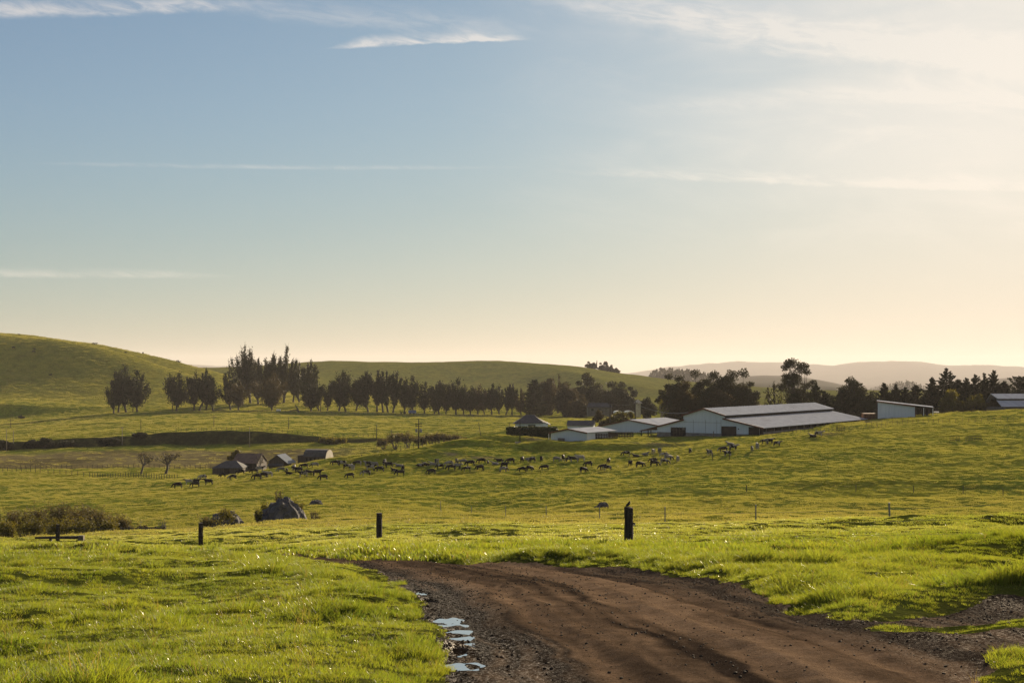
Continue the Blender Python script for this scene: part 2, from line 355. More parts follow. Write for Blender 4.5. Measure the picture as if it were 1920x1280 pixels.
def H(X, Y, detail=True, cell=None):
    X = np.asarray(X, float); Y = np.asarray(Y, float)
    z = base_h(X, Y) + mounds_h(X, Y)
    if not detail: return z
    D = np.maximum(np.hypot(X, Y), 6)
    near = Y < 110
    rm = np.zeros(X.shape); rel = np.zeros(X.shape)
    if near.any():
        xn, yn = X[near], Y[near]
        k = inside(ROAD, xn, yn)
        md = inside(MEDIAN, xn, yn)
        r0, d, arc = road_relief(xn, yn)
        db, _ = dist_line(ROAD + ROAD[:1], xn, yn); dm, _ = dist_line(MEDIAN + MEDIAN[:1], xn, yn)
        wr = (k & ~md) * sm(np.minimum(db, dm), 0.0, 0.55)
        rm[near] = wr; rel[near] = wr * (r0 - 0.03)
        # verge bank: grass stands a little above the road
        dr, _ = dist_line(EDGE_R, xn, yn)
        rel[near] += np.where(~k, 0.06 * sm(dr, 0.1, 0.8) * np.exp(-dr / 4.0) + 0.14 * np.exp(-((dr - 1.3) / 0.9) ** 2) * (xn < 9), 0)
        rel[near] += np.where(~k, 0.08 * sm(d, 0.1, 1.0) * np.exp(-d / 9.0) * (d < dr), 0)
    amp = 1.0 - rm
    cell = D * 0.0035 if cell is None else cell
    for w, a, s in ((0.45, .028, 1), (1.1, .080, 2), (2.6, .14, 3), (6.5, .22, 4), (16, .38, 5), (42, .50, 6)):
        act = sm(w / cell, 1.6, 3.2) * amp
        if w > 3: act = act * sm(D, w * 5.0, w * 12.0)
        z = z + a * act * rotn(X, Y, w, s)
    far = sm(Y, 700, 1200)
    z = z + far * (1.6 * rotn(X, Y, 90, 8) + 3.0 * rotn(X, Y, 210, 9) + 0.5 * rotn(X, Y, 40, 10))
    # gullies and spurs on the far rounded hill
    fh = sm(Y, 1330, 1500) * (1 - sm(Y, 1640, 1840))
    gx = X + 0.35 * (Y - 1600)
    z = z + fh * (20.0 * (1 - np.abs(vn(gx / 170.0, Y / 900.0, 31))) - 13.0) * sm(Y, 1330, 1560)
    vf = sm(Y, 4500, 8000)
    z = z + vf * (14 * rotn(X, Y, 900, 11) + 6 * rotn(X, Y, 300, 12))
    z = z + sm(Y, 16000, 18500) * (14 * rotn(X, Y, 1400, 13) + 10 * rotn(X, Y, 450, 14) + 14 * np.maximum(0, rotn(X, Y, 220, 15)))
    z = z + rel + rm * (0.009 * rotn(X, Y, 0.22, 21) + 0.006 * rotn(X, Y, 0.7, 22))
    for (px, py, a, b) in PUD:
        f = np.exp(-((((X - px) / (a * 1.5)) ** 2 + ((Y - py) / (b * 1.35)) ** 2) ** 2))
        if np.max(f) > .002:
            z0 = float(base_h(np.array([px]), np.array([py]))[0]) - 0.045
            z = z * (1 - f) + f * (z0 - .022 + 0.030 * rotn(X, Y, 0.13, 23) + 0.03 * rotn(X, Y, 0.33, 24))
    return z
def G(x, Y):
    X, Y = XY(x, float(far_Y(Y))); return Vector((X, Y, float(H(np.array([X]), np.array([Y]))[0])))
def ground(X, Y): return float(H(np.array([X]), np.array([Y]))[0])

# ------------------------------------------------------------------ generic helpers
def tag(o, label=None, cat=None, group=None, kind=None):
    if label: o['label'] = label
    if cat: o['category'] = cat
    if group: o['group'] = group
    if kind: o['kind'] = kind
    return o
def empty(name, loc, rz=0.0, label=None, cat=None, group=None):
    o = bpy.data.objects.new(name, None); COL.objects.link(o)
    o.location = loc; o.rotation_euler = (0, 0, rz); o.empty_display_size = 0.5
    return tag(o, label, cat, group)
def mesh_np(name, V, Fc, mat=None, smooth=False, parent=None, loc=None):
    """V (n,3), Fc (m,k) array or list of tuples"""
    me = bpy.data.meshes.new(name)
    if isinstance(Fc, np.ndarray):
        me.vertices.add(len(V)); me.vertices.foreach_set('co', np.ascontiguousarray(V, np.float32).ravel())
        k = Fc.shape[1]
        me.loops.add(Fc.size); me.loops.foreach_set('vertex_index', np.ascontiguousarray(Fc, np.int32).ravel())
        me.polygons.add(len(Fc)); me.polygons.foreach_set('loop_start', np.arange(0, Fc.size, k, dtype=np.int32))
        me.update(calc_edges=True)
    else:
        me.from_pydata([tuple(v) for v in V], [], Fc); me.update()
    me.polygons.foreach_set('use_smooth', np.full(len(me.polygons), smooth))
    if mat: me.materials.append(mat)
    o = bpy.data.objects.new(name, me); COL.objects.link(o)
    if parent: o.parent = parent
    if loc is not None: o.location = loc
    return o
class MB:
    def __init__(self): self.v = []; self.f = []
    def add(self, vs, fs):
        b = len(self.v); self.v += [tuple(v) for v in vs]; self.f += [tuple(b + i for i in f) for f in fs]
    def box(self, x0, x1, y0, y1, z0, z1):
        self.add([(x0, y0, z0), (x1, y0, z0), (x1, y1, z0), (x0, y1, z0), (x0, y0, z1), (x1, y0, z1), (x1, y1, z1), (x0, y1, z1)],
                 [(0, 3, 2, 1), (4, 5, 6, 7), (0, 1, 5, 4), (1, 2, 6, 5), (2, 3, 7, 6), (3, 0, 4, 7)])
    def prism(self, poly, y0, y1):
        """polygon in x,z extruded along y"""
        n = len(poly)
        self.add([(x, y0, z) for x, z in poly] + [(x, y1, z) for x, z in poly],
                 [tuple(range(n)), tuple(range(2 * n - 1, n - 1, -1))] + [(i, n + i, n + (i + 1) % n, (i + 1) % n) for i in range(n)])
    def slab(self, a, b, c, d, t):
        """thick quad a b c d, thickness t along its normal (downwards)"""
        a, b, c, d = map(Vector, (a, b, c, d)); n = (b - a).cross(d - a).normalized()
        if n.z < 0: n = -n
        q = [a, b, c, d] + [p - n * t for p in (a, b, c, d)]
        self.add(q, [(0, 1, 2, 3), (7, 6, 5, 4), (0, 4, 5, 1), (1, 5, 6, 2), (2, 6, 7, 3), (3, 7, 4, 0)])
    def tube(self, pts, rad, n=6, cap=True):
        pts = [Vector(p) for p in pts]; rad = rad if hasattr(rad, '__len__') else [rad] * len(pts)
        vs = []; fs = []
        for i, p in enumerate(pts):
            t = (pts[min(i + 1, len(pts) - 1)] - pts[max(i - 1, 0)])
            if t.length < 1e-9: t = Vector((0, 0, 1))
            t.normalize()
            u = t.cross(Vector((0, 1, 0)) if abs(t.y) < 0.8 else Vector((1, 0, 0))).normalized(); w = t.cross(u)
            for k in range(n):
                a = 2 * math.pi * k / n; vs.append(p + (u * math.cos(a) + w * math.sin(a)) * rad[i])
        for i in range(len(pts) - 1):
            for k in range(n):
                fs.append((i * n + k, i * n + (k + 1) % n, (i + 1) * n + (k + 1) % n, (i + 1) * n + k))
        if cap:
            fs.append(tuple(range(n - 1, -1, -1))); m = (len(pts) - 1) * n; fs.append(tuple(range(m, m + n)))
        self.add(vs, fs)
    def build(self, name, mat, parent=None, loc=None, smooth=False):
        return mesh_np(name, self.v, self.f, mat, smooth, parent, loc)

# ------------------------------------------------------------------ materials
def new_mat(name):
    m = bpy.data.materials.new(name); m.use_nodes = True
    t = NT(m.node_tree); t.n.clear()
    out = t.node('ShaderNodeOutputMaterial')
    return m, t, out
def surf(name, c0, c1=None, scale=3.0, rough=0.8, bump=0.0, bscale=None, metal=0.0, stretch=(1, 1, 1), spec=0.3, streaks=None):
    """two-tone noisy surface in object coordinates"""
    m, t, out = new_mat(name)
    tcn = t.node('ShaderNodeTexCoord'); mp = t.node('ShaderNodeMapping'); mp.inputs['Scale'].default_value = stretch
    t.l.new(tcn.outputs['Object'], mp.inputs[0]); v = mp.outputs[0]
    b = t.node('ShaderNodeBsdfPrincipled')
    n = t.noise(v, scale, 6, 0.62)
    c1 = c1 or [q * 0.7 for q in c0]
    col = t.mix(t.rng(n, 0.3, 0.7), c0, c1)
    if streaks:
        mp2 = t.node('ShaderNodeMapping'); mp2.inputs['Scale'].default_value = streaks[0]
        t.l.new(tcn.outputs['Object'], mp2.inputs[0])
        col = t.mix(t.m('MULTIPLY', t.rng(t.noise(mp2.outputs[0], 1.0, 4, 0.6), 0.5, 0.75), streaks[2]), col, streaks[1])
    t.put(b.inputs['Base Color'], col)
    b.inputs['Roughness'].default_value = rough; b.inputs['Metallic'].default_value = metal
    b.inputs['Specular IOR Level'].default_value = spec
    if bump:
        bp = t.node('ShaderNodeBump'); bp.inputs['Strength'].default_value = bump; bp.inputs['Distance'].default_value = 0.05
        t.l.new(t.noise(v, bscale or scale * 6, 5, 0.65), bp.inputs['Height']); t.l.new(bp.outputs[0], b.inputs['Normal'])
    t.l.new(b.outputs[0], out.inputs[0])
    return m

def land_material():
    m, t, out = new_mat('pasture_grass_surface')
    at = t.node('ShaderNodeAttribute', attribute_name='tint')
    gm = t.node('ShaderNodeNewGeometry'); pos = gm.outputs['Position']
    n1 = t.noise(pos, 0.9, 6, 0.68); n2 = t.noise(pos, 0.16, 5, 0.62); n3 = t.noise(pos, 5.0, 4, 0.6)
    f = t.rng(t.m('ADD', t.m('MULTIPLY', n1, 0.6), t.m('MULTIPLY', n2, 0.4)), 0.36, 0.64, 0.62, 1.32)
    col = t.mix(1.0, at.outputs['Color'], f, 'MULTIPLY')
    col = t.mix(t.rng(n2, 0.5, 0.72, 0.0, 0.3), col, (0.22, 0.19, 0.035, 1))
    b = t.node('ShaderNodeBsdfDiffuse'); t.put(b.inputs[0], col); b.inputs['Roughness'].default_value = 0.6
    bp = t.node('ShaderNodeBump'); bp.inputs['Strength'].default_value = 1.0; bp.inputs['Distance'].default_value = 0.22
    hgt = t.m('ADD', t.m('MULTIPLY', n1, 0.8), t.m('MULTIPLY', n3, 0.18))
    t.l.new(hgt, bp.inputs['Height']); t.l.new(bp.outputs[0], b.inputs['Normal'])
    t.l.new(b.outputs[0], out.inputs[0])
    return m
def road_material():
    m, t, out = new_mat('compacted_dirt')
    at = t.node('ShaderNodeAttribute', attribute_name='tint')
    gm = t.node('ShaderNodeNewGeometry'); pos = gm.outputs['Position']
    n1 = t.noise(pos, 2.2, 6, 0.68); n2 = t.noise(pos, 26.0, 4, 0.7); n3 = t.noise(pos, 70.0, 3, 0.6)
    vo = t.node('ShaderNodeTexVoronoi'); t.l.new(pos, vo.inputs['Vector']); vo.inputs['Scale'].default_value = 24.0
    f = t.rng(t.m('ADD', t.m('MULTIPLY', n1, 0.55), t.m('MULTIPLY', n2, 0.45)), 0.34, 0.66, 0.62, 1.32)
    col = t.mix(1.0, at.outputs['Color'], f, 'MULTIPLY')
    col = t.mix(t.rng(vo.outputs['Distance'], 0.10, 0.18, 0.65, 0.0), col, (0.02, 0.016, 0.013, 1))
    b = t.node('ShaderNodeBsdfDiffuse'); t.put(b.inputs[0], col); b.inputs['Roughness'].default_value = 0.8
    gl = t.node('ShaderNodeBsdfGlossy'); gl.inputs['Roughness'].default_value = 0.42; gl.inputs['Color'].default_value = (.9, .88, .85, 1)
    wet = at.outputs['Alpha']; ms = t.node('ShaderNodeMixShader')
    t.put(ms.inputs[0], t.m('MULTIPLY', wet, t.rng(n2, .45, .7, 0.0, 0.10)))
    t.l.new(b.outputs[0], ms.inputs[1]); t.l.new(gl.outputs[0], ms.inputs[2])
    bp = t.node('ShaderNodeBump'); bp.inputs['Strength'].default_value = 1.0; bp.inputs['Distance'].default_value = 0.055
    hgt = t.m('ADD', t.m('MULTIPLY', n2, 0.7), t.m('ADD', t.m('MULTIPLY', n1, 0.9), t.m('MULTIPLY', n3, 0.3)))
    t.l.new(hgt, bp.inputs['Height']); t.l.new(bp.outputs[0], b.inputs['Normal']); t.l.new(bp.outputs[0], gl.inputs['Normal'])
    t.l.new(ms.outputs[0], out.inputs[0])
    return m

# ------------------------------------------------------------------ land mesh (fan of cells, finer near the camera)
def make_land():
    ys = [-12.0]
    while ys[-1] < 8: ys.append(ys[-1] + 0.5)
    while ys[-1] < 22000:
        y = ys[-1]; ys.append(y * (1 + (0.0042 if y < 70 else 0.0055 if y < 1300 else 0.008)))
    ys = np.array(ys)
    APEX = 16.0
    us = np.linspace(-0.60, 0.60, 860)
    U, Yg = np.meshgrid(us, ys)
    wide = 1.0 + 0.0 * Yg
    Xg = U * (Yg + APEX) * wide
    X = Xg.ravel(); Y = Yg.ravel()
    cell = np.maximum(Y + APEX, 6) * (us[1] - us[0]) * 1.2
    Z = H(X, Y, True, cell)
    V = np.stack([X, Y, Z], 1)
    nr, nc = Yg.shape
    idx = np.arange(nr * nc).reshape(nr, nc)
    Q = np.stack([idx[:-1, :-1], idx[:-1, 1:], idx[1:, 1:], idx[1:, :-1]], -1).reshape(-1, 4)
    fx = X[Q].mean(1); fy = Y[Q].mean(1)
    rm = np.zeros(len(Q), bool); k = fy < 110
    rm[k] = road_mask(fx[k], fy[k])
    # colours of the ground cover, partly with shade mixed in
    g0 = np.array([0.195, 0.200, 0.026]); g1 = np.array([0.125, 0.155, 0.022]); br = np.array([0.20, 0.165, 0.075])
    tnt = np.zeros((len(X), 4)); tnt[:, 3] = 1
    a = sm(rotn(X, Y, 22, 41) + 0.5 * rotn(X, Y, 7, 42), -0.5, 0.6)[:, None]
    tnt[:, :3] = g0 * a + g1 * (1 - a)
    row = HR - F * Z / np.maximum(Y, 5); px = CX + F * X / np.maximum(Y, 5)
    nz = rotn(X, Y, 14, 43) * 6
    # drier, brown-grey field in the valley between the field fence and the county road
    f = sm(Y + nz, 444, 452) * (1 - sm(Y + nz, 530, 556)) * (1 - sm(px, 560, 760))
    tnt[:, :3] = tnt[:, :3] * (1 - f[:, None]) + br * f[:, None] * (0.85 + 0.25 * rotn(X, Y, 30, 44)[:, None])
    f = sm(Y, 567, 570) * (1 - sm(Y, 576, 578)) * (1 - sm(px, 700, 800)) * 0.95            # brush on the cut bank, with its shade darkened into the colour
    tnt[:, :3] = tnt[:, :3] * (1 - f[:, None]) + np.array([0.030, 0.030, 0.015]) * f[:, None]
    f = sm(Y, 880, 1000) * (1 - sm(Y, 2300, 2400)) * 0.55                                   # thinner grass on the hills
    tnt[:, :3] = tnt[:, :3] * (1 - f[:, None]) + np.array([0.21, 0.19, 0.045]) * f[:, None]
    f = sm(Y, 2500, 2800)                                                                   # wooded far ridges
    tnt[:, :3] = tnt[:, :3] * (1 - f[:, None]) + np.array([0.06, 0.06, 0.03]) * f[:, None]
    for (qx, qr, rx, ry) in ((845, 852, 20, 4), (1545, 812, 30, 4), (900, 858, 60, 2.2), (1000, 822, 26, 3), (1230, 832, 60, 4), (1600, 790, 60, 3)):   # worn bare earth
        f = np.exp(-(((px - qx) / rx) ** 2 + ((row - qr) / ry) ** 2)) * (Y < 480) * (Y > 250) * sm(rotn(X, Y, 4, 45), -0.6, 0.4)
        tnt[:, :3] = tnt[:, :3] * (1 - f[:, None]) + np.array([0.17, 0.135, 0.085]) * f[:, None]
    # yellowish worn grass close to the road
    kk = Y < 110
    d1 = np.full(len(X), 99.0); d2 = np.full(len(X), 99.0)
    d1[kk], _ = dist_line(EDGE_L, X[kk], Y[kk]); d2[kk], _ = dist_line(EDGE_R, X[kk], Y[kk])
    f = np.exp(-np.minimum(d1, d2) / 0.5) * 0.6
    tnt[:, :3] = tnt[:, :3] * (1 - f[:, None]) + np.array([0.10, 0.085, 0.030]) * f[:, None]
    f = (1 - sm(Y, 70, 160)) * 0.75                                                        # thatch and soil, darkened further for shade between the near tufts
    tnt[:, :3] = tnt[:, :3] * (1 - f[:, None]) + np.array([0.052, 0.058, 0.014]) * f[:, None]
    def part(sel, name, mat, col):
        q = Q[sel]; u, inv = np.unique(q.ravel(), return_inverse=True)
        o = mesh_np(name, V[u], inv.reshape(-1, 4), mat, True)
        ca = o.data.color_attributes.new('tint', 'FLOAT_COLOR', 'POINT')
        ca.data.foreach_set('color', np.ascontiguousarray(col[u], np.float32).ravel())
        return o
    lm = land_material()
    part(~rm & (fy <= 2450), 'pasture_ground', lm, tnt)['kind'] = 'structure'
    part(fy > 2450, 'hills', lm, tnt)['kind'] = 'structure'
    # dirt colours along the wheel tracks
    rc = tnt.copy()
    sel = np.zeros(len(X), bool); sel[np.unique(Q[rm].ravel())] = True
    d, arc = dist_line(EDGE_L, X[sel], Y[sel])
    d = d + 0.16 * vn(arc / 2.2, d * 0, 51) + 0.08 * vn(arc / .7, d / .5, 52)
    tan = np.array([0.40, 0.262, 0.150]); dk = np.array([0.030, 0.022, 0.016]); gr = np.array([0.070, 0.050, 0.035])
    xr = np.array([0, .30, .6, 1.0, 1.6, 2.1, 2.45, 2.75, 3.1, 3.6, 4.1, 4.8, 6, 9])
    wt = np.array([.0, .0, .08, .45, .62, .30, .12, .65, .95, .70, .40, .18, .15, .1])
    w = np.interp(d, xr, wt) + 0.34 * vn(arc / 5.0, d / .20, 53) + 0.10 * rotn(X[sel], Y[sel], 0.5, 54) + 0.26 * vn(arc / 3.5, d / .09, 55) + 0.18 * vn(arc / 8.0, d / .32, 56)
    w = np.clip(w, 0, 1)[:, None]
    base = dk * (1 - sm(d, .4, 1.3))[:, None] + gr * sm(d, .4, 1.3)[:, None]
    rc[sel, :3] = base * (1 - w) + tan * w
    for (qx, qy, qa, qb) in PUD:                                                          # wet mud round the puddles
        g = np.exp(-(((X - qx) / (qa * 3.2)) ** 2 + ((Y - qy) / (qb * 2.2)) ** 2))[:, None]; rc[:, :3] = rc[:, :3] * (1 - .6 * g)
    rc[:, 3] = 0
    rc[sel, 3] = (1 - sm(d, .5, 1.3)) * 0.8 + 0.15 * sm(d, 3.8, 4.5)
    part(rm, 'dirt_road', road_material(), rc)['kind'] = 'structure'
make_land()
# ------------------------------------------------------------------ grass (one object of ground cover, blades in clumps)
def leaf_material(name, c0, c1, trans=0.5, rough=0.5, spec=0.3, pos_scale=0.5, tcol=None, glint=0.0, pale=None):
    m, t, out = new_mat(name)
    gm = t.node('ShaderNodeNewGeometry'); oi = t.node('ShaderNodeObjectInfo')
    n = t.noise(gm.outputs['Position'], pos_scale, 4, 0.6)
    f = t.m('ADD', t.m('MULTIPLY', t.rng(n, 0.3, 0.7), 0.6), t.m('MULTIPLY', oi.outputs['Random'], 0.4))
    col = t.mix(f, c0, c1)
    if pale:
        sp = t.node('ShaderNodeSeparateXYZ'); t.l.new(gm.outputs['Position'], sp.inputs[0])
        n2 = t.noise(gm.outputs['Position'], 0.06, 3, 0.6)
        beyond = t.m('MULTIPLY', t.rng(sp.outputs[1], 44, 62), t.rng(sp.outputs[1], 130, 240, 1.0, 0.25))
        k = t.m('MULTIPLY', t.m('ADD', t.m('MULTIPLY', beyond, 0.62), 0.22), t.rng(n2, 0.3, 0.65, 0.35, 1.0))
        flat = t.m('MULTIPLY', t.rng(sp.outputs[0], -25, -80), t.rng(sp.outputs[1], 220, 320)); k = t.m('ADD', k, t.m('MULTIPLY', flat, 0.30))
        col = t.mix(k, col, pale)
    b = t.node('ShaderNodeBsdfPrincipled'); t.put(b.inputs['Base Color'], col)
    b.inputs['Roughness'].default_value = rough; b.inputs['Specular IOR Level'].default_value = spec
    tr = t.node('ShaderNodeBsdfTranslucent')
    t.put(tr.inputs[0], t.mix(1.0, col, tcol or (1.6, 1.5, 0.7, 1), 'MULTIPLY'))
    ms = t.node('ShaderNodeMixShader'); ms.inputs[0].default_value = trans
    t.l.new(b.outputs[0], ms.inputs[1]); t.l.new(tr.outputs[0], ms.inputs[2])
    t.l.new(ms.outputs[0], out.inputs[0])
    return m
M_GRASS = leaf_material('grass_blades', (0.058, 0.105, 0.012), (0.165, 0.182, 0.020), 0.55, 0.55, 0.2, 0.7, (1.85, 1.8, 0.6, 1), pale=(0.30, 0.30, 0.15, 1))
M_GRASSF = leaf_material('far_grass_blades', (0.062, 0.084, 0.024), (0.175, 0.172, 0.050), 0.50, 0.7, 0.1, 0.16, (1.7, 1.6, 0.65, 1), pale=(0.24, 0.22, 0.10, 1))  # blue haze tone mixed into the far blade colours
M_DEW = leaf_material('dewy_grass', (0.12, 0.15, 0.02), (0.2, 0.2, 0.04), 0.3, 0.34, 0.45, 0.45, (1.7, 1.6, 0.5, 1))
M_STRAW = leaf_material('dry_grass', (0.20, 0.16, 0.06), (0.28, 0.22, 0.09), 0.4, 0.5, 0.3, 0.5)

def clump_mesh(name, n, rad, h0, h1, w, lean, seed, dry=0.06, dew=0.13):
    rg = np.random.default_rng(seed)
    V = []; Q = []; mi = []
    for i in range(n):
        r = rad * math.sqrt(rg.random()); a = rg.random() * 6.283
        x, y = r * math.cos(a), r * math.sin(a)
        h = rg.uniform(h0, h1) * (1 - 0.45 * (r / rad) ** 2); ww = w * rg.uniform(.7, 1.3)
        la = a + rg.normal(0, 0.9); l = lean * rg.uniform(.2, 1.3) * h
        fa = rg.random() * 3.1416
        ux, uy = math.cos(fa) * ww / 2, math.sin(fa) * ww / 2
        b = len(V)
        for tt, k in ((0, 1.0), (.38, .9), (.72, .62), (1.0, .08)):
            cx = x + math.cos(la) * l * tt ** 1.8; cy = y + math.sin(la) * l * tt ** 1.8
            z = -0.02 + (h + .02) * (tt - 0.28 * lean * tt ** 2.2)
            V += [(cx - ux * k, cy - uy * k, z), (cx + ux * k, cy + uy * k, z)]
        for q in range(3): Q.append((b + 2 * q, b + 2 * q + 1, b + 2 * q + 3, b + 2 * q + 2))
        d = rg.random(); mi += [1 if d < dry else 2 if d > 1 - dew else 0] * 3
    me = bpy.data.meshes.new(name); me.from_pydata(V, [], Q); me.update()
    me.polygons.foreach_set('use_smooth', np.ones(len(Q), bool))
    me.materials.append(M_GRASSF if dew == 0.0 and dry < .5 else M_GRASS); me.materials.append(M_STRAW); me.materials.append(M_DEW)
    me.polygons.foreach_set('material_index', np.array(mi, np.int32))
    return bpy.data.objects.new(name, me)
def scatter(name, protos, X, Y, Z, rot, scl, idx, label=None):
    """one ground-cover object: clumps on points through geometry nodes"""
    pc = bpy.data.collections.new(name + '_clumps')
    for i, p in enumerate(protos):
        p.name = '%s_%02d' % (name, i); pc.objects.link(p)
    me = bpy.data.meshes.new(name)
    n = len(X); me.vertices.add(n)
    me.vertices.foreach_set('co', np.stack([X, Y, Z], 1).astype(np.float32).ravel())
    a = me.attributes.new('rot', 'FLOAT_VECTOR', 'POINT'); a.data.foreach_set('vector', np.ascontiguousarray(rot, np.float32).ravel())
    a = me.attributes.new('scl', 'FLOAT_VECTOR', 'POINT'); a.data.foreach_set('vector', np.ascontiguousarray(scl, np.float32).ravel())
    a = me.attributes.new('idx', 'INT', 'POINT'); a.data.foreach_set('value', np.ascontiguousarray(idx, np.int32))
    o = bpy.data.objects.new(name, me); COL.objects.link(o)
    ng = bpy.data.node_groups.new(name, 'GeometryNodeTree')
    ng.interface.new_socket('Geometry', in_out='INPUT', socket_type='NodeSocketGeometry')
    ng.interface.new_socket('Geometry', in_out='OUTPUT', socket_type='NodeSocketGeometry')
    nd = ng.nodes; gi = nd.new('NodeGroupInput'); go = nd.new('NodeGroupOutput')
    ci = nd.new('GeometryNodeCollectionInfo'); ci.inputs[0].default_value = pc
    ci.inputs['Separate Children'].default_value = True; ci.inputs['Reset Children'].default_value = True
    ip = nd.new('GeometryNodeInstanceOnPoints'); ip.inputs['Pick Instance'].default_value = True
    def attr(nm, ty):
        q = nd.new('GeometryNodeInputNamedAttribute'); q.data_type = ty; q.inputs['Name'].default_value = nm; return q.outputs['Attribute']
    L = ng.links
    L.new(gi.outputs[0], ip.inputs['Points']); L.new(ci.outputs[0], ip.inputs['Instance'])
    L.new(attr('idx', 'INT'), ip.inputs['Instance Index'])
    er = nd.new('FunctionNodeEulerToRotation'); L.new(attr('rot', 'FLOAT_VECTOR'), er.inputs[0]); L.new(er.outputs[0], ip.inputs['Rotation'])
    L.new(attr('scl', 'FLOAT_VECTOR'), ip.inputs['Scale']); L.new(ip.outputs[0], go.inputs[0])
    md = o.modifiers.new('scatter', 'NODES'); md.node_group = ng
    o['kind'] = 'stuff'
    if label: o['label'] = label
    return o
def sow_grass():
    rg = np.random.default_rng(5)
    protos = []
    for i in range(4): protos.append(clump_mesh('c', 110, 0.17, 0.035, 0.085, 0.0050, 0.8, 10 + i, 0.06))       # 0-3 short sward
    for i in range(3): protos.append(clump_mesh('c', 110, 0.15, 0.08, 0.20, 0.0062, 0.7, 20 + i, 0.05))       # 4-6 lush tufts
    for i in range(3): protos.append(clump_mesh('c', 110, 0.36, 0.05, 0.13, 0.014, 0.75, 30 + i, 0.08))         # 7-9 middle distance
    for i in range(3): protos.append(clump_mesh('c', 90, 0.75, 0.06, 0.20, 0.035, 0.65, 40 + i, 0.08, 0.0))         # 10-12 far
    for i in range(2): protos.append(clump_mesh('c', 9, 0.10, 0.16, 0.38, 0.0045, 0.5, 50 + i, 1.0, 0.0))      # 13-14 dry stalks
    for i in range(2): protos.append(clump_mesh('c', 34, 0.13, 0.04, 0.11, 0.022, 1.3, 60 + i, 0.0, 0.03))    # 15-16 broad-leaved weeds
    XS, YS, SC_, ID, ZS = [], [], [], [], []
    def band(y0, y1, dens, kind):
        # rejection sample in the fan seen by the camera plus a margin
        A = 0.47 * (y1 * y1 - y0 * y0) + 8 * (y1 - y0)
        n = int(A * dens)
        Y = np.sqrt(y0 * y0 + rg.random(n) * (y1 * y1 - y0 * y0)); X = (rg.random(n) * 2 - 1) * (0.47 * Y + 4)
        ok = ~road_mask(X, Y) if y0 < 100 else np.ones(n, bool)
        X, Y = X[ok], Y[ok]; n = len(X)
        d1, _ = dist_line(EDGE_L, X, Y); d2, _ = dist_line(EDGE_R, X, Y); dr = np.minimum(d1, d2) if y0 < 100 else np.full(n, 50.)
        z = H(X, Y)
        lush = rotn(X, Y, 0.9, 71) * .6 + rotn(X, Y, 3.4, 72) * .5
        if kind == 0:
            # lusher on the verge beyond the road, cropped shorter on the near side and on the worn median
            beyond = (d2 < 9) & ~inside(ROAD, X, Y) & (d2 < d1)
            md = inside(MEDIAN, X, Y)
            tuft = (lush + np.where(beyond, 0.40, 0) + np.where(beyond & (dr < 3), .25, 0) + rg.normal(0, .12, n)) > 0.30
            tuft &= ~md
            s = rg.uniform(.75, 1.25, n) * (0.85 + 0.4 * lush) * np.where(beyond, 1.25, 1.0) * np.where(md, 0.6, 1.0)
            s *= np.where((X > 2.8) & (Y < 15.5), 0.55, 1.0)
            s *= 0.5 + 0.5 * sm(dr, 0.0, np.where(d1 < d2, 1.8, .7))
            keep = rg.random(n) < np.where(md, 0.6, 1.0)
            idx = np.where(tuft, 4 + rg.integers(0, 3, n), rg.integers(0, 4, n))
            rr_ = rg.random(n); idx = np.where(rr_ < .010, 13 + rg.integers(0, 2, n), np.where(rr_ > .965, 15 + rg.integers(0, 2, n), idx))
            s = s * np.where(tuft, 1.0 + .9 * np.clip(lush - .45, 0, .6), 1.0)
            hz = s * np.where(tuft, 1.0 + 0.7 * np.clip(lush - .3, 0, 1), 1.15)
        elif kind == 1:
            s = rg.uniform(.7, 1.35, n) * (0.9 + 0.4 * lush); idx = 7 + rg.integers(0, 3, n); keep = np.ones(n, bool)
            beyond = (d2 < 10) & (d2 < d1); hz = s * np.where(beyond, 1.5, 0.85)
        elif kind == 2:
            s = rg.uniform(.6, 1.4, n) * (0.9 + 0.5 * lush); idx = 10 + rg.integers(0, 3, n)
            keep = np.ones(n, bool); hz = s * rg.uniform(.5, 1.2, n)
        else:
            s = rg.uniform(.6, 1.4, n) * (2.0 if kind == 3 else 3.0); idx = 10 + rg.integers(0, 3, n); hz = s * rg.uniform(.35, .9, n)
            keep = (X < 60) if kind == 4 else ~((Y > 447) & (Y < 560) & (X < -60) & (rg.random(n) < .8)) & ~((Y > 568) & (Y < 578))
        k = keep
        XS.append(X[k]); YS.append(Y[k]); ZS.append(z[k] - .01); SC_.append(np.stack([s, s, hz], 1)[k]); ID.append(idx[k])
    band(7.5, 16, 75, 0)
    band(16, 20, 58, 0)
    band(20, 34, 42, 0)
    band(34, 60, 9, 1)
    band(60, 120, 4.5, 1)
    band(110, 220, 1.7, 2)
    band(220, 450, 0.75, 2)
    band(450, 900, 0.15, 3)
    band(900, 1320, 0.07, 4)
    X, Y, Z = (np.concatenate(q) for q in (XS, YS, ZS)); S = np.concatenate(SC_); I = np.concatenate(ID); n = len(X)
    rot = np.stack([rg.normal(0, .10, n), rg.normal(0, .10, n), rg.random(n) * 6.283], 1)
    print('grass clumps', n)
    scatter('grass', protos, X, Y, Z, rot, S, I, 'green pasture grass with taller tufts covering the fields around the road')
sow_grass()

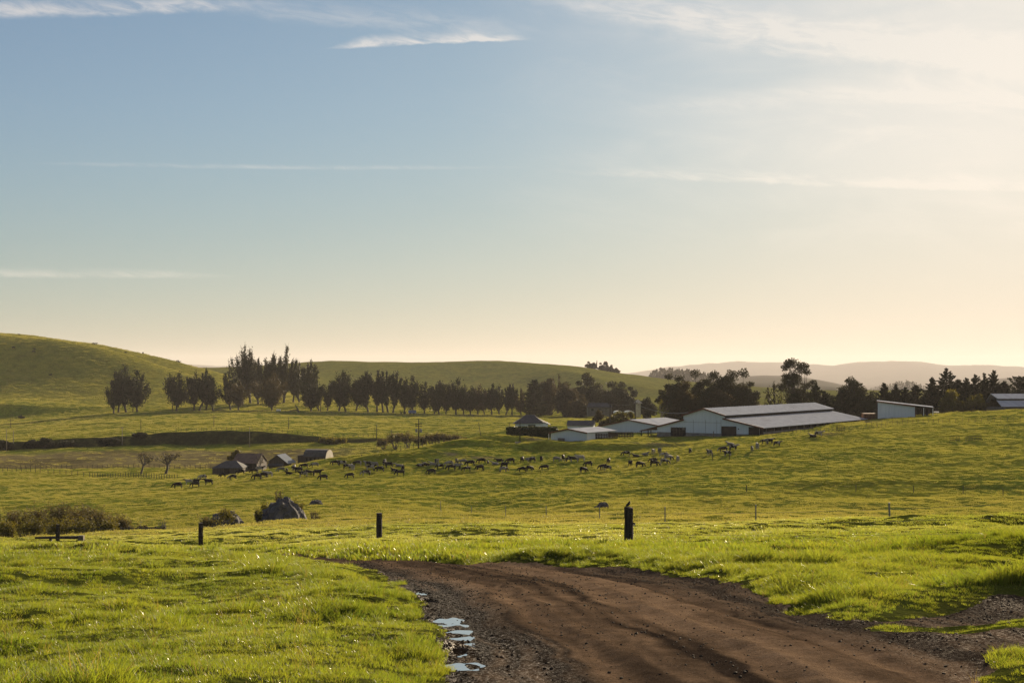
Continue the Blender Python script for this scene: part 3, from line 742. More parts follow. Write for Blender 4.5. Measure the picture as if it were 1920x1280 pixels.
# ------------------------------------------------------------------ gravel on the road
def pebble(seed):
    rg = np.random.default_rng(seed)
    import bmesh
    bm = bmesh.new(); bmesh.ops.create_icosphere(bm, subdivisions=1, radius=0.5)
    for v in bm.verts: v.co = Vector((v.co.x * rg.uniform(.8, 1.2), v.co.y * rg.uniform(.7, 1.1), v.co.z * rg.uniform(.45, .75)))
    me = bpy.data.meshes.new('pebble'); bm.to_mesh(me); bm.free(); me.materials.append(M_STONE)
    return bpy.data.objects.new('pebble', me)
def stone_mat():
    m, t, out = new_mat('road_gravel')
    oi = t.node('ShaderNodeObjectInfo')
    b = t.node('ShaderNodeBsdfPrincipled')
    t.put(b.inputs['Base Color'], t.ramp(oi.outputs['Random'], [(0, (.018, .014, .011)), (.7, (.032, .024, .017)), (1, (.07, .054, .038))]))
    b.inputs['Roughness'].default_value = 0.8; b.inputs['Specular IOR Level'].default_value = 0.08
    t.l.new(b.outputs[0], out.inputs[0]); return m
M_STONE = stone_mat()
def lay_gravel():
    rg = np.random.default_rng(9)
    n = 90000
    Y = np.sqrt(64 + rg.random(n) * (36 ** 2 - 64)); X = rg.uniform(-8, 13, n)
    d, arc = dist_line(EDGE_L, X, Y)
    w = np.interp(d, [0, .5, 1.0, 1.6, 2.0, 2.4, 2.8, 3.2, 3.8, 4.3, 5, 9], [.9, 1, .7, .22, .35, .75, .45, .15, .3, .7, .95, .9])
    ok = road_mask(X, Y) & (rg.random(n) < w * (0.35 + 0.65 * sm(rotn(X, Y, .8, 81), -.6, .5)))
    X, Y = X[ok], Y[ok]; n = len(X)
    s = 0.008 + 0.028 * rg.random(n) ** 3.6; s *= rg.uniform(.8, 1.5, n)
    z = H(X, Y) + s * 0.12
    rot = np.stack([rg.normal(0, .3, n), rg.normal(0, .3, n), rg.random(n) * 6.28], 1)
    print('pebbles', n)
    scatter('gravel', [pebble(i) for i in range(4)], X, Y, z, rot, np.stack([s, s, s], 1), rg.integers(0, 4, n), 'loose dark gravel and clods lying on the dirt road')
lay_gravel()

# ------------------------------------------------------------------ puddles at the inside of the bend
def water_mat():
    m, t, out = new_mat('puddle_water')
    b = t.node('ShaderNodeBsdfPrincipled'); b.inputs['Base Color'].default_value = (.02, .017, .012, 1)
    b.inputs['Roughness'].default_value = 0.04; b.inputs['IOR'].default_value = 1.33; b.inputs['Specular IOR Level'].default_value = 1.0
    gm = t.node('ShaderNodeNewGeometry'); bp = t.node('ShaderNodeBump'); bp.inputs['Strength'].default_value = 0.15; bp.inputs['Distance'].default_value = 0.01
    t.l.new(t.noise(gm.outputs['Position'], 6, 3), bp.inputs['Height']); t.l.new(bp.outputs[0], b.inputs['Normal'])
    gl = t.node('ShaderNodeBsdfGlossy'); gl.inputs['Roughness'].default_value = .03; gl.inputs['Color'].default_value = (1, .91, .80, 1); t.l.new(bp.outputs[0], gl.inputs['Normal'])
    ms = t.node('ShaderNodeMixShader'); ms.inputs[0].default_value = .8; t.l.new(b.outputs[0], ms.inputs[1]); t.l.new(gl.outputs[0], ms.inputs[2])
    t.l.new(ms.outputs[0], out.inputs[0]); return m
M_WATER = water_mat()
for (px, py, a, b) in PUD:
    n = 40; ring = []
    for k in range(n):
        th = 2 * math.pi * k / n; rr = 1 + .15 * math.sin(3 * th + px) + .1 * math.sin(7 * th + py)
        ring.append((px + a * 1.45 * rr * math.cos(th), py + b * 1.3 * rr * math.sin(th)))
    z0 = float(base_h(np.array([px]), np.array([py]))[0]) - 0.045
    V = [(x, y, z0) for x, y in ring] + [(px, py, z0)]
    o = mesh_np('water', V, [(k, (k + 1) % n, n) for k in range(n)], M_WATER); o['kind'] = 'structure'
# ------------------------------------------------------------------ trees and shrubs
M_BARK = surf('bark', (0.075, 0.062, 0.050), (0.040, 0.034, 0.028), 2.0, 0.9, 0.4)
M_BARK_PALE = surf('pale_bark', (0.20, 0.17, 0.13), (0.11, 0.095, 0.075), 2.0, 0.9, 0.3)
M_CYP = leaf_material('cypress_foliage', (0.020, 0.025, 0.014), (0.036, 0.040, 0.020), 0.14, 0.7, 0.12, 0.25, (1.3, 1.2, .7, 1))
M_EUC = leaf_material('eucalyptus_foliage', (0.028, 0.032, 0.018), (0.052, 0.052, 0.026), 0.20, 0.6, 0.2, 0.20, (1.4, 1.2, .6, 1))
M_BRN = leaf_material('brown_foliage', (0.040, 0.038, 0.024), (0.070, 0.060, 0.034), 0.24, 0.7, 0.15, 0.25, (1.4, 1.15, .6, 1))
M_OLV = leaf_material('olive_foliage', (0.065, 0.068, 0.020), (0.12, 0.11, 0.030), 0.40, 0.6, 0.15, 0.4, (1.6, 1.4, .5, 1))
M_WIL = leaf_material('willow_twigs', (0.060, 0.052, 0.030), (0.11, 0.095, 0.042), 0.3, 0.7, 0.15, 0.5, (1.5, 1.3, .6, 1))
M_HEDGE = leaf_material('hedge_leaves', (0.022, 0.034, 0.012), (0.040, 0.055, 0.018), 0.2, 0.6, 0.2, 0.6)

def quads(C, Dv, L, Wd, rg):
    """leaf sprays: centres C (n,3), long axis Dv (n,3), length L, width Wd"""
    n = len(C)
    Dv = Dv / np.maximum(np.linalg.norm(Dv, axis=1, keepdims=True), 1e-6)
    r = rg.normal(size=(n, 3)); S = np.cross(Dv, r); S /= np.maximum(np.linalg.norm(S, axis=1, keepdims=True), 1e-6)
    L = np.broadcast_to(L, (n,))[:, None]; Wd = np.broadcast_to(Wd, (n,))[:, None]
    a = C - Dv * L / 2; b = C + Dv * L / 2
    V = np.stack([a - S * Wd * .18, C - S * Wd / 2 - Dv * L * .05, b, C + S * Wd / 2 + Dv * L * .05], 1).reshape(-1, 3)
    return V, np.arange(4 * n).reshape(-1, 4)
def limb_pts(p0, p1, bow, n=6, rg=None, wob=0.0):
    p0, p1, bow = np.array(p0, float), np.array(p1, float), np.array(bow, float)
    t = np.linspace(0, 1, n)[:, None]
    q = p0 + (p1 - p0) * t + bow * (4 * t * (1 - t))
    if rg is not None and wob: q[1:-1] += rg.normal(0, wob, (n - 2, 3))
    return q
def make_tree(name, loc, crownV, crownF, wood, mat, bark, label, cat='tree', group=None, twigs=None):
    r = empty(name, loc, 0, label, cat, group)
    wood.build('trunk', bark, r, smooth=True)
    if crownV is not None: mesh_np('crown', crownV, crownF, mat, False, r)
    if twigs is not None: twigs.build('twigs', bark, r)
    return r
def join_q(parts):
    V = []; Fq = []; b = 0
    for v, f in parts:
        V.append(v); Fq.append(f + b); b += len(v)
    return np.concatenate(V), np.concatenate(Fq)

def vase_tree(seed, h, w, nl=8, leaf=0.55, dens=1.0, trunk=0.13, flare=1.0, spiky=0.0, multi=1):
    """upswept plumes rising from a short bole"""
    rg = np.random.default_rng(seed); wood = MB(); parts = []
    th = h * trunk * rg.uniform(.8, 1.35); tr = 0.020 * h + 0.12; w = w * rg.uniform(.85, 1.22); nl = max(4, nl + int(rg.integers(-2, 3)))
    lean = rg.normal(0, .05 * h, 2)
    for s in range(multi):
        off = rg.normal(0, .06 * w, 2) if multi > 1 else (0, 0)
        wood.tube([(off[0], off[1], -.4), (off[0] * .9, off[1] * .9, .4), (off[0] * .7 + lean[0] * .3, off[1] * .7 + lean[1] * .3, th), (lean[0], lean[1], th * 2.2)], [tr * 1.5, tr * 1.05, tr * .8, tr * .4], 7)
    for i in range(nl):
        a = 6.283 * (i + rg.uniform(-.3, .3)) / nl; k = rg.uniform(.25, 1.0) ** .8
        rr = w * .5 * k * flare
        top = h * (1 - .24 * k ** 2) * rg.uniform(.80, 1.0)
        if i == 0: rr *= .2; top = h
        if i % 3 == 2: top *= rg.uniform(.62, .95)
        fat = rg.uniform(.7, 1.5)
        p0 = (lean[0] * .5, lean[1] * .5, th * rg.uniform(.7, 1.6)); p1 = (rr * math.cos(a) + lean[0], rr * math.sin(a) + lean[1], top)
        bow = (rr * .03 * math.cos(a), rr * .03 * math.sin(a), -top * .02)
        q = limb_pts(p0, p1, bow, 7, rg, w * .012)
        wood.tube(q, np.linspace(tr * .55, .03, 7), 5)
        if spiky > .05 or i % 4 == 1:
            for _ in range(3):
                e = q[-1] + np.array([rg.normal(0, .02 * h), rg.normal(0, .02 * h), h * rg.uniform(.04, .10)]); wood.tube([q[-1], (q[-1] + e) / 2 + rg.normal(0, .004 * h, 3), e], [.09, .07, .03], 3, False)
        n = int(190 * dens * (0.6 + .4 * top / h) * max(h, 9) / 22 * (w / 10 + .4))
        t = rg.uniform(.10, 1.0, n) ** .80
        idx = t * 6; j = np.clip(idx.astype(int), 0, 5); fr = (idx - j)[:, None]
        c = q[j] * (1 - fr) + q[j + 1] * fr; d = q[j + 1] - q[j]; d = d / np.linalg.norm(d, axis=1, keepdims=True)
        sg = fat * w * (.028 + .058 * np.sin(np.clip(t, 0, 1) ** 1.3 * 2.9))[:, None] * (1.0 - .45 * spiky)
        # foliage in puffs along the limb so that gaps show between them
        puff = np.round(t * 5) / 5; sg = sg * (0.65 + .5 * np.cos((t - puff) * 31.4)[:, None] * .5)
        c = c + rg.normal(size=(n, 3)) * sg * np.array([1, 1, 1.3])
        dirv = d + rg.normal(size=(n, 3)) * .45
        parts.append(quads(c, dirv, rg.uniform(.9, 2.1, n) * leaf * 1.3, rg.uniform(.5, 1.1, n) * leaf, rg))
    V, Fq = join_q(parts); keep = V[:, 2].reshape(-1, 4).min(1) > th * .55
    return wood, V, Fq[keep]
def broad_tree(seed, h, w, ncl=16, leaf=0.55, dens=1.0, base=0.25, flat=1.0, loose=0.0, trunk_r=None):
    """limbs carrying separate foliage clumps"""
    rg = np.random.default_rng(seed); wood = MB(); parts = []
    tr = trunk_r or (0.018 * h + 0.15)
    zc = h * (base + 1) / 2
    fork = h * (base * .8 + .05)
    tl = rg.normal(0, .02 * h, 2)
    wood.tube([(0, 0, -.4), (0, 0, .3), (tl[0] * .5, tl[1] * .5, fork * .6), (tl[0], tl[1], fork), (tl[0] * 1.4, tl[1] * 1.4, h * .7)], [tr * 1.5, tr * 1.1, tr * .85, tr * .7, tr * .3], 7)
    for i in range(ncl):
        u = rg.normal(size=3); u /= np.linalg.norm(u); rad = rg.uniform(.15, 1.0) ** .5
        c = np.array([u[0] * w * .40 * rad, u[1] * w * .40 * rad, zc + u[2] * (h - h * base) * .40 * rad * flat])
        if i == 0: c = np.array([rg.normal(0, .08 * w), 0, h * .93])
        if i == 1: c = np.array([-w * .40, 0, zc * rg.uniform(.8, 1.1)])
        if i == 2: c = np.array([w * .40, 0, zc * rg.uniform(.8, 1.1)])
        k = rg.uniform(.13, .22) * w * (1 - .25 * loose)
        c[2] = min(c[2], h - k * .7)
        q = limb_pts((tl[0], tl[1], min(fork * rg.uniform(.8, 1.3), c[2] * .8)), c, (0, 0, -.04 * h), 5, rg, w * .015)
        wood.tube(q, np.linspace(tr * .42, .04, 5), 4)
        n = int(250 * dens * (k / 2.0) ** 1.3 + 40)
        p = rg.normal(size=(n, 3)); p /= np.linalg.norm(p, axis=1, keepdims=True)
        p = p * (rg.random((n, 1)) ** .45) * k * np.array([1.15, 1.15, .85]) * (1 + .25 * vn(p[:, 0] * 2.5 + i, p[:, 2] * 2.5, seed % 97)[:, None])
        parts.append(quads(c + p, p * .5 + rg.normal(size=(n, 3)) * k * .5 + np.array([0, 0, .1]), rg.uniform(.8, 1.8, n) * leaf, rg.uniform(.5, 1.0, n) * leaf, rg))
    V, Fq = join_q(parts)
    return wood, V, Fq
def conifer(seed, h, w, leaf=0.55, dens=1.0, up=0.45, base=0.05, power=0.8, rag=0.35):
    """central stem with ragged upswept boughs"""
    rg = np.random.default_rng(seed); wood = MB(); parts = []
    tr = .016 * h + .12
    wood.tube([(0, 0, -.4), (0, 0, h * .3), (0, 0, h * .7), (0, 0, h * .99)], [tr * 1.3, tr, tr * .55, .04], 7)
    nb = int(46 * dens)
    for i in range(nb):
        f = base + (1 - base) * (i + rg.uniform(0, 1)) / nb
        z = h * f; L = max(w * .5 * (1 - f) ** power * rg.uniform(1 - rag, 1 + rag * .6), .35)
        a = i * 2.4 + rg.uniform(-.4, .4)
        rise = L * up * rg.uniform(.5, 1.5)
        p1 = (L * math.cos(a), L * math.sin(a), z + rise)
        q = limb_pts((0, 0, z), p1, (0, 0, -rise * .25), 4)
        wood.tube(q, np.linspace(tr * .22 * (1 - f) + .04, .02, 4), 3, False)
        n = int(14 + 34 * dens * L * .55)
        t = rg.uniform(.15, 1.05, n)[:, None]
        c = q[0] * (1 - t) + q[-1] * t + np.array([0, 0, -rise * .25]) * 4 * t * (1 - t)
        sg = L * .12 * (1.25 - t) + .12
        c = c + rg.normal(size=(n, 3)) * sg * np.array([1, 1, .7])
        d = np.array(p1) - np.array([0, 0, z]); d = d / np.linalg.norm(d)
        parts.append(quads(c, d + rg.normal(size=(n, 3)) * .4, rg.uniform(.8, 1.7, n) * leaf * 1.1, rg.uniform(.4, .9, n) * leaf, rg))
    V, Fq = join_q(parts)
    return wood, V, Fq
def twig_tree(seed, h, w, levels=4, stems=1, leafy=0, leaf=0.35, mat_leaf=None, thick=1.0, lean=0.0, spread=.55):
    """leafless branching crown, optionally with a thin scatter of young leaves"""
    rg = np.random.default_rng(seed); wood = MB(); tw = MB(); tips = []
    def grow(p, d, L, r, lv):
        d = d / np.linalg.norm(d); n = 3
        pts = [p]; 
        for k in range(n):
            d = d + rg.normal(0, .13, 3) + np.array([0, 0, .05]); d /= np.linalg.norm(d); pts.append(pts[-1] + d * L / n)
        tgt = wood if lv < 2 else tw
        tgt.tube(pts, np.linspace(r, r * .6, n + 1), 5 if lv < 2 else 3, False)
        if lv >= levels: tips.append(pts[-1]); tips.append(pts[1]); return
        for _ in range(rg.integers(2, 5) if lv else rg.integers(4, 6)):
            k = rg.integers(1, n + 1) if lv else n
            nd = d + rg.normal(0, spread, 3) * np.array([1, 1, .7]) + np.array([0, 0, .15])
            grow(pts[k], nd, L * rg.uniform(.55, .8), max(r * .52, .012 * thick), lv + 1)
    for s in range(stems):
        a = 6.283 * s / stems + rg.uniform(-.4, .4); sp = .0 if stems == 1 else .55
        d = np.array([math.cos(a) * sp + lean, math.sin(a) * sp, 1.0])
        grow(np.array([rg.normal(0, .04 * w), rg.normal(0, .04 * w), -.3]), d, h * (.36 if stems == 1 else .42), thick * (.012 * h + .05), 0)
    def fit(V):
        V = np.array(V); return V
    allv = np.array(wood.v + tw.v); zx = allv[:, 2].max(); xx = np.abs(allv[:, 0]).max() * 2
    sc = np.array([w / xx, w / xx, h / zx])
    wood.v = [tuple(np.array(v) * sc) for v in wood.v]; tw.v = [tuple(np.array(v) * sc) for v in tw.v]
    cv = cf = None
    if leafy and tips:
        T = np.array(tips) * sc; k = rg.integers(0, len(T), leafy)
        c = T[k] + rg.normal(size=(leafy, 3)) * w * .045
        c[:, 2] = np.maximum(c[:, 2], .1)
        cv, cf = quads(c, rg.normal(size=(leafy, 3)) + np.array([0, 0, .5]), rg.uniform(.7, 1.6, leafy) * leaf, rg.uniform(.3, .8, leafy) * leaf, rg)
    return wood, tw, cv, cf

def hgt(top, base_row, Y): return (base_row - top) / F * Y
def row_at(p): return HR - F * p.z / p.y
def put_tree(kind, x, top, wpx, Y, seed, label, group, name, mat, bark=None, **kw):
    p = G(x, Y); h = max(hgt(top, row_at(p), Y), 2.0); w = wpx / F * Y
    fn = {'vase': vase_tree, 'broad': broad_tree, 'conifer': conifer}[kind]
    wood, V, Fq = fn(seed, h, w, **kw)
    return make_tree(name, p, V, Fq, wood, mat, bark or M_BARK, label, 'tree', group)
ORD = ['first', 'second', 'third', 'fourth', 'fifth', 'sixth', 'seventh', 'eighth', 'ninth', 'tenth', 'eleventh', 'twelfth', 'thirteenth', 'fourteenth', 'fifteenth', 'sixteenth', 'seventeenth', 'eighteenth', 'nineteenth', 'twentieth']

# --- row along the far field edge: (x, top row, width px, distance offset, extra)
def tree_rows():
    g1 = 'trees in the row along the far field edge'
    # x, top, w, Y, nl, dens, label
    row = [
     (213, 709, 30, 748, 6, 1.0, 'low leaning cypress at the left edge of the first tree clump on the hill foot'),
     (222, 686, 30, 752, 6, 1.0, 'dark upright cypress second from left in the first tree clump'),
     (236, 673, 38, 750, 7, 1.1, 'tallest dark cypress in the middle of the leftmost tree clump'),
     (257, 684, 54, 747, 9, 1.0, 'wide cypress fanning out to the right in the leftmost tree clump'),
     (331, 692, 50, 749, 8, 1.1, 'lone vase-shaped cypress standing in the gap right of the first clump'),
     (364, 690, 28, 752, 6, 1.0, 'slim dark cypress at the left of the second tree clump'),
     (374, 682, 34, 748, 7, 1.2, 'tall pointed cypress in the middle of the second tree clump'),
     (386, 694, 28, 755, 6, 1.1, 'dark cypress just right of the tall pointed one in the second clump'),
     (399, 704, 40, 749, 7, 1.0, 'broad low cypress at the right end of the second clump beside fallen wood'),
     (432, 688, 26, 752, 7, 1.2, 'narrow dark columnar cypress in front of the bare-topped tall trees'),
     (447, 706, 42, 748, 8, .9, 'short round-crowned cypress right of the narrow columnar one'),
     (510, 690, 58, 748, 9, .9, 'brownish wide-crowned tree on a single trunk before the tallest grove'),
     (583, 702, 44, 748, 8, 1.1, 'dark cypress with arching base right of the fallen dead tree'),
     (598, 706, 26, 753, 6, 1.1, 'slim cypress on thin stems right of the fallen dead tree'),
     (614, 710, 32, 749, 7, 1.1, 'small flame-shaped cypress between the slim one and the paired trunks'),
     (636, 689, 36, 749, 7, 1.1, 'left one of two cypresses with spreading flat tops side by side'),
     (648, 688, 44, 748, 8, 1.1, 'right one of two cypresses with spreading flat tops side by side'),
     (668, 700, 34, 756, 7, 1.1, 'leaning cypress bridging the paired trunks and the dense middle clump'),
     (690, 688, 34, 749, 7, 1.2, 'dark cypress on a double trunk at the left of the dense middle clump'),
     (707, 684, 28, 751, 6, 1.2, 'cypress on the first slim trunk of the dense middle clump'),
     (718, 683, 26, 748, 6, 1.2, 'cypress with the tallest tip in the dense middle clump'),
     (727, 685, 26, 752, 6, 1.2, 'cypress on the third slim trunk of the dense middle clump'),
     (737, 687, 36, 749, 7, 1.2, 'cypress with right-leaning plumes ending the dense middle clump'),
     (758, 703, 30, 752, 7, .9, 'thin-topped cypress behind the tall power pole line, left of a rounder one'),
     (775, 696, 36, 749, 7, 1.2, 'rounded dark cypress above the small blue trailer'),
     (796, 708, 30, 750, 6, 1.1, 'cypress on a double trunk right of the small blue trailer'),
     (814, 708, 28, 752, 6, 1.1, 'slanting cypress before the gap with the bright grass slit'),
     (823, 706, 34, 748, 7, 1.1, 'cypress with hooked top at the right of its clump'),
     (836, 730, 26, 750, 5, 1.0, 'low sideways cypress at the right edge of the hooked clump'),
     (855, 703, 42, 749, 8, 1.1, 'dark cypress with forked top after the wide gap in the row'),
     (869, 716, 32, 754, 7, 1.1, 'shorter cypress tucked right of the forked-top tree'),
     (882, 719, 34, 750, 7, 1.1, 'squat cypress above the pale farm gate in the row'),
     (896, 717, 34, 755, 7, 1.1, 'reddish dark cypress right of the squat one'),
     (908, 724, 28, 757, 6, 1.0, 'low ragged cypress between two taller ones near the leaning pole'),
     (922, 712, 30, 752, 7, 1.1, 'upright cypress above the leaning pole in the field'),
     (936, 717, 32, 756, 7, 1.1, 'cypress left of the narrow-topped pair before the dark house roof'),
     (949, 711, 28, 752, 6, 1.1, 'left of the narrow-topped pair of cypresses before the dark house roof'),
     (960, 712, 24, 754, 6, 1.1, 'right of the narrow-topped pair of cypresses before the dark house roof'),
     (977, 722, 30, 757, 7, 1.0, 'brownish low cypress above the dark house roof'),
    ]
    for i, (x, top, w, Y, nl, de, lb) in enumerate(row):
        brown = x in (510, 896, 977, 447)
        o = put_tree('vase', x, top, w * 1.45, Y, 100 + i, lb, g1, 'cypress_tree', M_BRN if brown else M_CYP, nl=nl + 3, dens=de * 1.1, leaf=.62, trunk=.11)
    # thin snags and trunks under the row
    g = 'dead snags under the tree row'
    for x, top, Y, lb in ((249, 736, 747, 'thin dead stem between two trunks of the leftmost tree clump'), (323, 734, 748, 'thin bare snag leaning beside the lone vase-shaped cypress'), (601, 742, 746, 'bare stem under the slim cypress right of the fallen tree')):
        p = G(x, Y); h = hgt(top, row_at(p), Y); mb = MB()
        mb.tube([(0, 0, -.3), (.1, 0, h * .4), (-.25, 0, h)], [.28, .22, .06], 6); mb.tube([(.05, 0, h * .5), (.9, .2, h * .8)], [.1, .03], 4)
        tag(mb.build('dead_snag', M_BARK, loc=p, smooth=True), lb, 'dead tree', g)
    # tall grove behind
    g2 = 'tall eucalyptus trees behind the row'
    tall = [
     (453, 636, 40, 850, 'vase', 7, .42, 'tall bare-topped eucalyptus with spiky twigs left in the tallest grove', .8),
     (469, 645, 34, 855, 'vase', 8, .95, 'tall eucalyptus with dark tufted head right of the bare-topped one', .4),
     (484, 664, 30, 845, 'vase', 8, 1.2, 'dense shorter eucalyptus in the middle of the tallest grove', .3),
     (503, 654, 34, 850, 'vase', 8, 1.2, 'eucalyptus with broom-shaped top in the tallest grove', .4),
     (520, 668, 30, 848, 'vase', 7, 1.2, 'dense dark eucalyptus under the two-headed tall one', .3),
     (532, 640, 40, 856, 'vase', 7, 1.0, 'two-headed tall eucalyptus at the right of the tallest grove', .5),
     (550, 668, 28, 862, 'vase', 6, .55, 'thin sparse eucalyptus on slim trunks right of the two-headed one', .6),
     (561, 672, 26, 866, 'vase', 6, .6, 'sparse greyish eucalyptus beside the thin one right of the grove', .6),
     (576, 667, 36, 800, 'vase', 7, 1.0, 'eucalyptus with knobby crown standing apart right of the tallest grove', .4),
    ]
    for i, (x, top, w, Y, kd, nl, de, lb, sp) in enumerate(tall):
        put_tree(kd, x, top, w * 1.45, Y, 200 + i, lb, g2, 'eucalyptus_tree', M_EUC, nl=nl + 4, dens=de * 1.1, leaf=.66, spiky=sp * .5, trunk=.10)
    # broad dark trees behind the farm houses
    g3 = 'broad trees behind the farm houses'
    br = [
     (1002, 703, 46, 745, 'conifer', M_CYP, 'dark flat-topped cedar-like tree right of the row'),
     (1030, 700, 52, 770, 'broad', M_BRN, 'brownish round tree right of the flat-topped dark one'),
     (1046, 694, 26, 800, 'vase', M_BRN, 'bare spiky-topped tree rising behind the brownish round ones'),
     (1062, 708, 52, 745, 'broad', M_BRN, 'rust-tinged bushy tree above the small white gabled shed'),
     (1084, 704, 44, 765, 'broad', M_EUC, 'dark rounded tree left of the tallest broad crown'),
     (1104, 688, 52, 770, 'broad', M_EUC, 'tallest broad dark crown behind the farm houses'),
     (1086, 734, 40, 735, 'broad', M_BRN, 'low brown bushy tree before the tallest broad crown'),
     (1143, 705, 44, 760, 'broad', M_EUC, 'dark tree with lobed top behind the twin wire poles'),
     (1166, 707, 40, 765, 'broad', M_EUC, 'dark broad tree right of the twin wire poles'),
     (1182, 716, 32, 760, 'broad', M_EUC, 'smaller dark tree ending the broad group beside the pale tank house'),
     (1212, 745, 34, 690, 'broad', M_CYP, 'low dark flat bush-like tree right of the pale tank house'),
    ]
    for i, (x, top, w, Y, kd, mt, lb) in enumerate(br):
        kw = dict(dens=1.3, leaf=.62) if kd != 'broad' else dict(ncl=34, dens=1.25, leaf=.62, base=-.1)
        if kd == 'conifer': kw.update(power=.35, up=.12, rag=.3, dens=1.5)
        if kd == 'vase': kw.update(nl=6, dens=.5, spiky=.8)
        put_tree(kd, x, top, w * 1.15, Y, 300 + i, lb, g3, 'broad_tree' if kd == 'broad' else 'conifer_tree' if kd == 'conifer' else 'bare_tree', mt, **kw)
    # grove behind the big barn
    g4 = 'trees in the grove behind the big barn'
    gv = [
     (1252, 708, 34, 610, M_EUC, 1.0, 'pointed dark tree at the left end of the grove behind the big barn'),
     (1270, 712, 38, 620, M_EUC, 1.2, 'dark tree second from left in the grove behind the big barn'),
     (1288, 722, 40, 600, M_BRN, 1.2, 'brownish lower tree above the left slope of the big barn roof'),
     (1308, 703, 36, 630, M_EUC, .9, 'tree with a bare spiky tip in the grove above the barn ridge'),
     (1322, 718, 42, 600, M_EUC, 1.3, 'dark tree directly above the near end of the barn ridge'),
     (1345, 706, 48, 615, M_EUC, 1.3, 'wide dark flat crown in the middle of the grove behind the barn'),
     (1368, 704, 46, 620, M_EUC, 1.3, 'dark rounded crown right of the wide flat one behind the barn'),
     (1392, 702, 40, 615, M_EUC, 1.0, 'tall looser crown near the right end of the grove behind the barn'),
     (1410, 722, 28, 610, M_EUC, .9, 'small ragged tree at the right end of the grove behind the barn'),
     (1350, 735, 46, 590, M_BRN, 1.2, 'low brown tree in front of the grove just above the barn roof'),
    ]
    for i, (x, top, w, Y, mt, de, lb) in enumerate(gv):
        put_tree('broad', x, top, w * 1.2, Y, 400 + i, lb, g4, 'broad_tree', mt, ncl=36, dens=1.2 * de, leaf=.5, base=-.1)
    put_tree('broad', 1487, 682, 50, 585, 421, 'tallest cloud-crowned eucalyptus rising above the big barn roof', None, 'eucalyptus_tree', M_EUC, ncl=19, dens=1.0, leaf=.5, base=.30, flat=1.15)
    put_tree('broad', 1506, 688, 40, 590, 427, 'right-hand stem of the cloud-crowned eucalyptus pair above the barn roof', None, 'eucalyptus_tree', M_EUC, ncl=13, dens=1.0, leaf=.5, base=.25, flat=1.2)
    put_tree('vase', 1456, 722, 40, 600, 422, 'sparse thin tree left of the tallest cloud-crowned eucalyptus', None, 'sparse_tree', M_EUC, nl=8, dens=.55, leaf=.5)
    put_tree('broad', 1484, 742, 40, 575, 423, 'low dark tree at the foot of the tallest eucalyptus behind the barn', None, 'broad_tree', M_CYP, ncl=14, dens=1.3, leaf=.5, base=0)
    g5 = 'dark cypresses on the right behind the sheds'
    rt = [
     (1530, 724, 40, 570, .55, .9, 'ragged dark cypress right of the tallest eucalyptus with twisted boughs'),
     (1546, 738, 34, 565, .6, .8, 'low spreading cypress above the far end of the barn roof'),
     (1578, 736, 34, 560, .5, .8, 'short dark cypress left of the big rounded one'),
     (1658, 724, 28, 575, .5, .8, 'small cypress with notched top behind the left end of the lean-to shed'),
     (1680, 727, 34, 570, .6, .9, 'cypress with fan-shaped top behind the lean-to shed roof'),
     (1697, 731, 26, 570, .45, .7, 'slim cypress behind the middle of the lean-to shed'),
     (1717, 727, 28, 580, .4, .7, 'triangular cypress behind the right end of the lean-to shed'),
     (1748, 714, 40, 575, .4, .8, 'pyramidal cypress above the equipment beside the lean-to shed'),
     (1775, 697, 54, 572, .42, .85, 'largest pyramidal conifer with star-like tip on the right'),
     (1796, 718, 38, 580, .4, .6, 'flat-topped dark cypress right of the largest conifer'),
     (1812, 715, 34, 570, .6, .8, 'cypress with a small leaning tip right of the flat-topped one'),
     (1829, 709, 34, 575, .55, .8, 'slender-tipped cypress between the leaning-tip one and the spiky one'),
     (1846, 707, 30, 570, .6, .9, 'cypress with cross-shaped tip left of the spiky one'),
     (1864, 702, 40, 572, .75, .9, 'spiky tall cypress with finger-like boughs left of the far right barn'),
     (1884, 720, 34, 565, .6, .8, 'lower cypress right of the spiky one beside the far right barn'),
     (1914, 714, 44, 600, .35, .5, 'dense cypress behind the far right barn roof'),
    ]
    for i, (x, top, w, Y, up, pw, lb) in enumerate(rt):
        put_tree('conifer', x, top, w * 1.75, Y, 500 + i, lb, g5, 'cypress_tree', M_CYP, dens=1.35, leaf=.55, up=up, power=pw, rag=.45)
    for i, (x, top, w) in enumerate(((1560, 745, 44), (1668, 740, 48), (1704, 742, 50), (1736, 738, 46), (1792, 726, 46), (1818, 727, 48), (1842, 726, 48), (1872, 732, 46), (1900, 735, 44))):
        put_tree('broad', x, top, w, 590, 700 + i, '%s low dark cypress from left filling the belt under the spiky tips on the right' % ORD[i], 'low dark cypresses in the right belt', 'cypress_tree', M_CYP, ncl=30, dens=1.2, leaf=.5, base=-.1)
    put_tree('broad', 1602, 713, 58, 565, 530, 'big rounded dark tree between the big barn and the lean-to shed', None, 'broad_tree', M_EUC, ncl=40, dens=1.3, leaf=.5, base=-.1)
    put_tree('broad', 1634, 738, 44, 560, 531, 'lower dark tree filling the space left of the lean-to shed', None, 'broad_tree', M_EUC, ncl=30, dens=1.3, leaf=.5, base=-.1)
    for i, (x, top, w, Y, mt, lb) in enumerate(((1786, 733, 46, 540, M_OLV, 'olive rounded bush left of the golden-edged one on the right'), (1828, 741, 46, 535, M_OLV, 'golden-edged rounded bush below the dark cypresses on the right'), (1862, 748, 44, 535, M_BRN, 'brown-grey low bush beside the far right barn'))):
        put_tree('broad', x, top, w, Y, 540 + i, lb, 'bushes below the right cypresses', 'bush', mt, ncl=26, dens=1.4, leaf=.45, base=-.1)
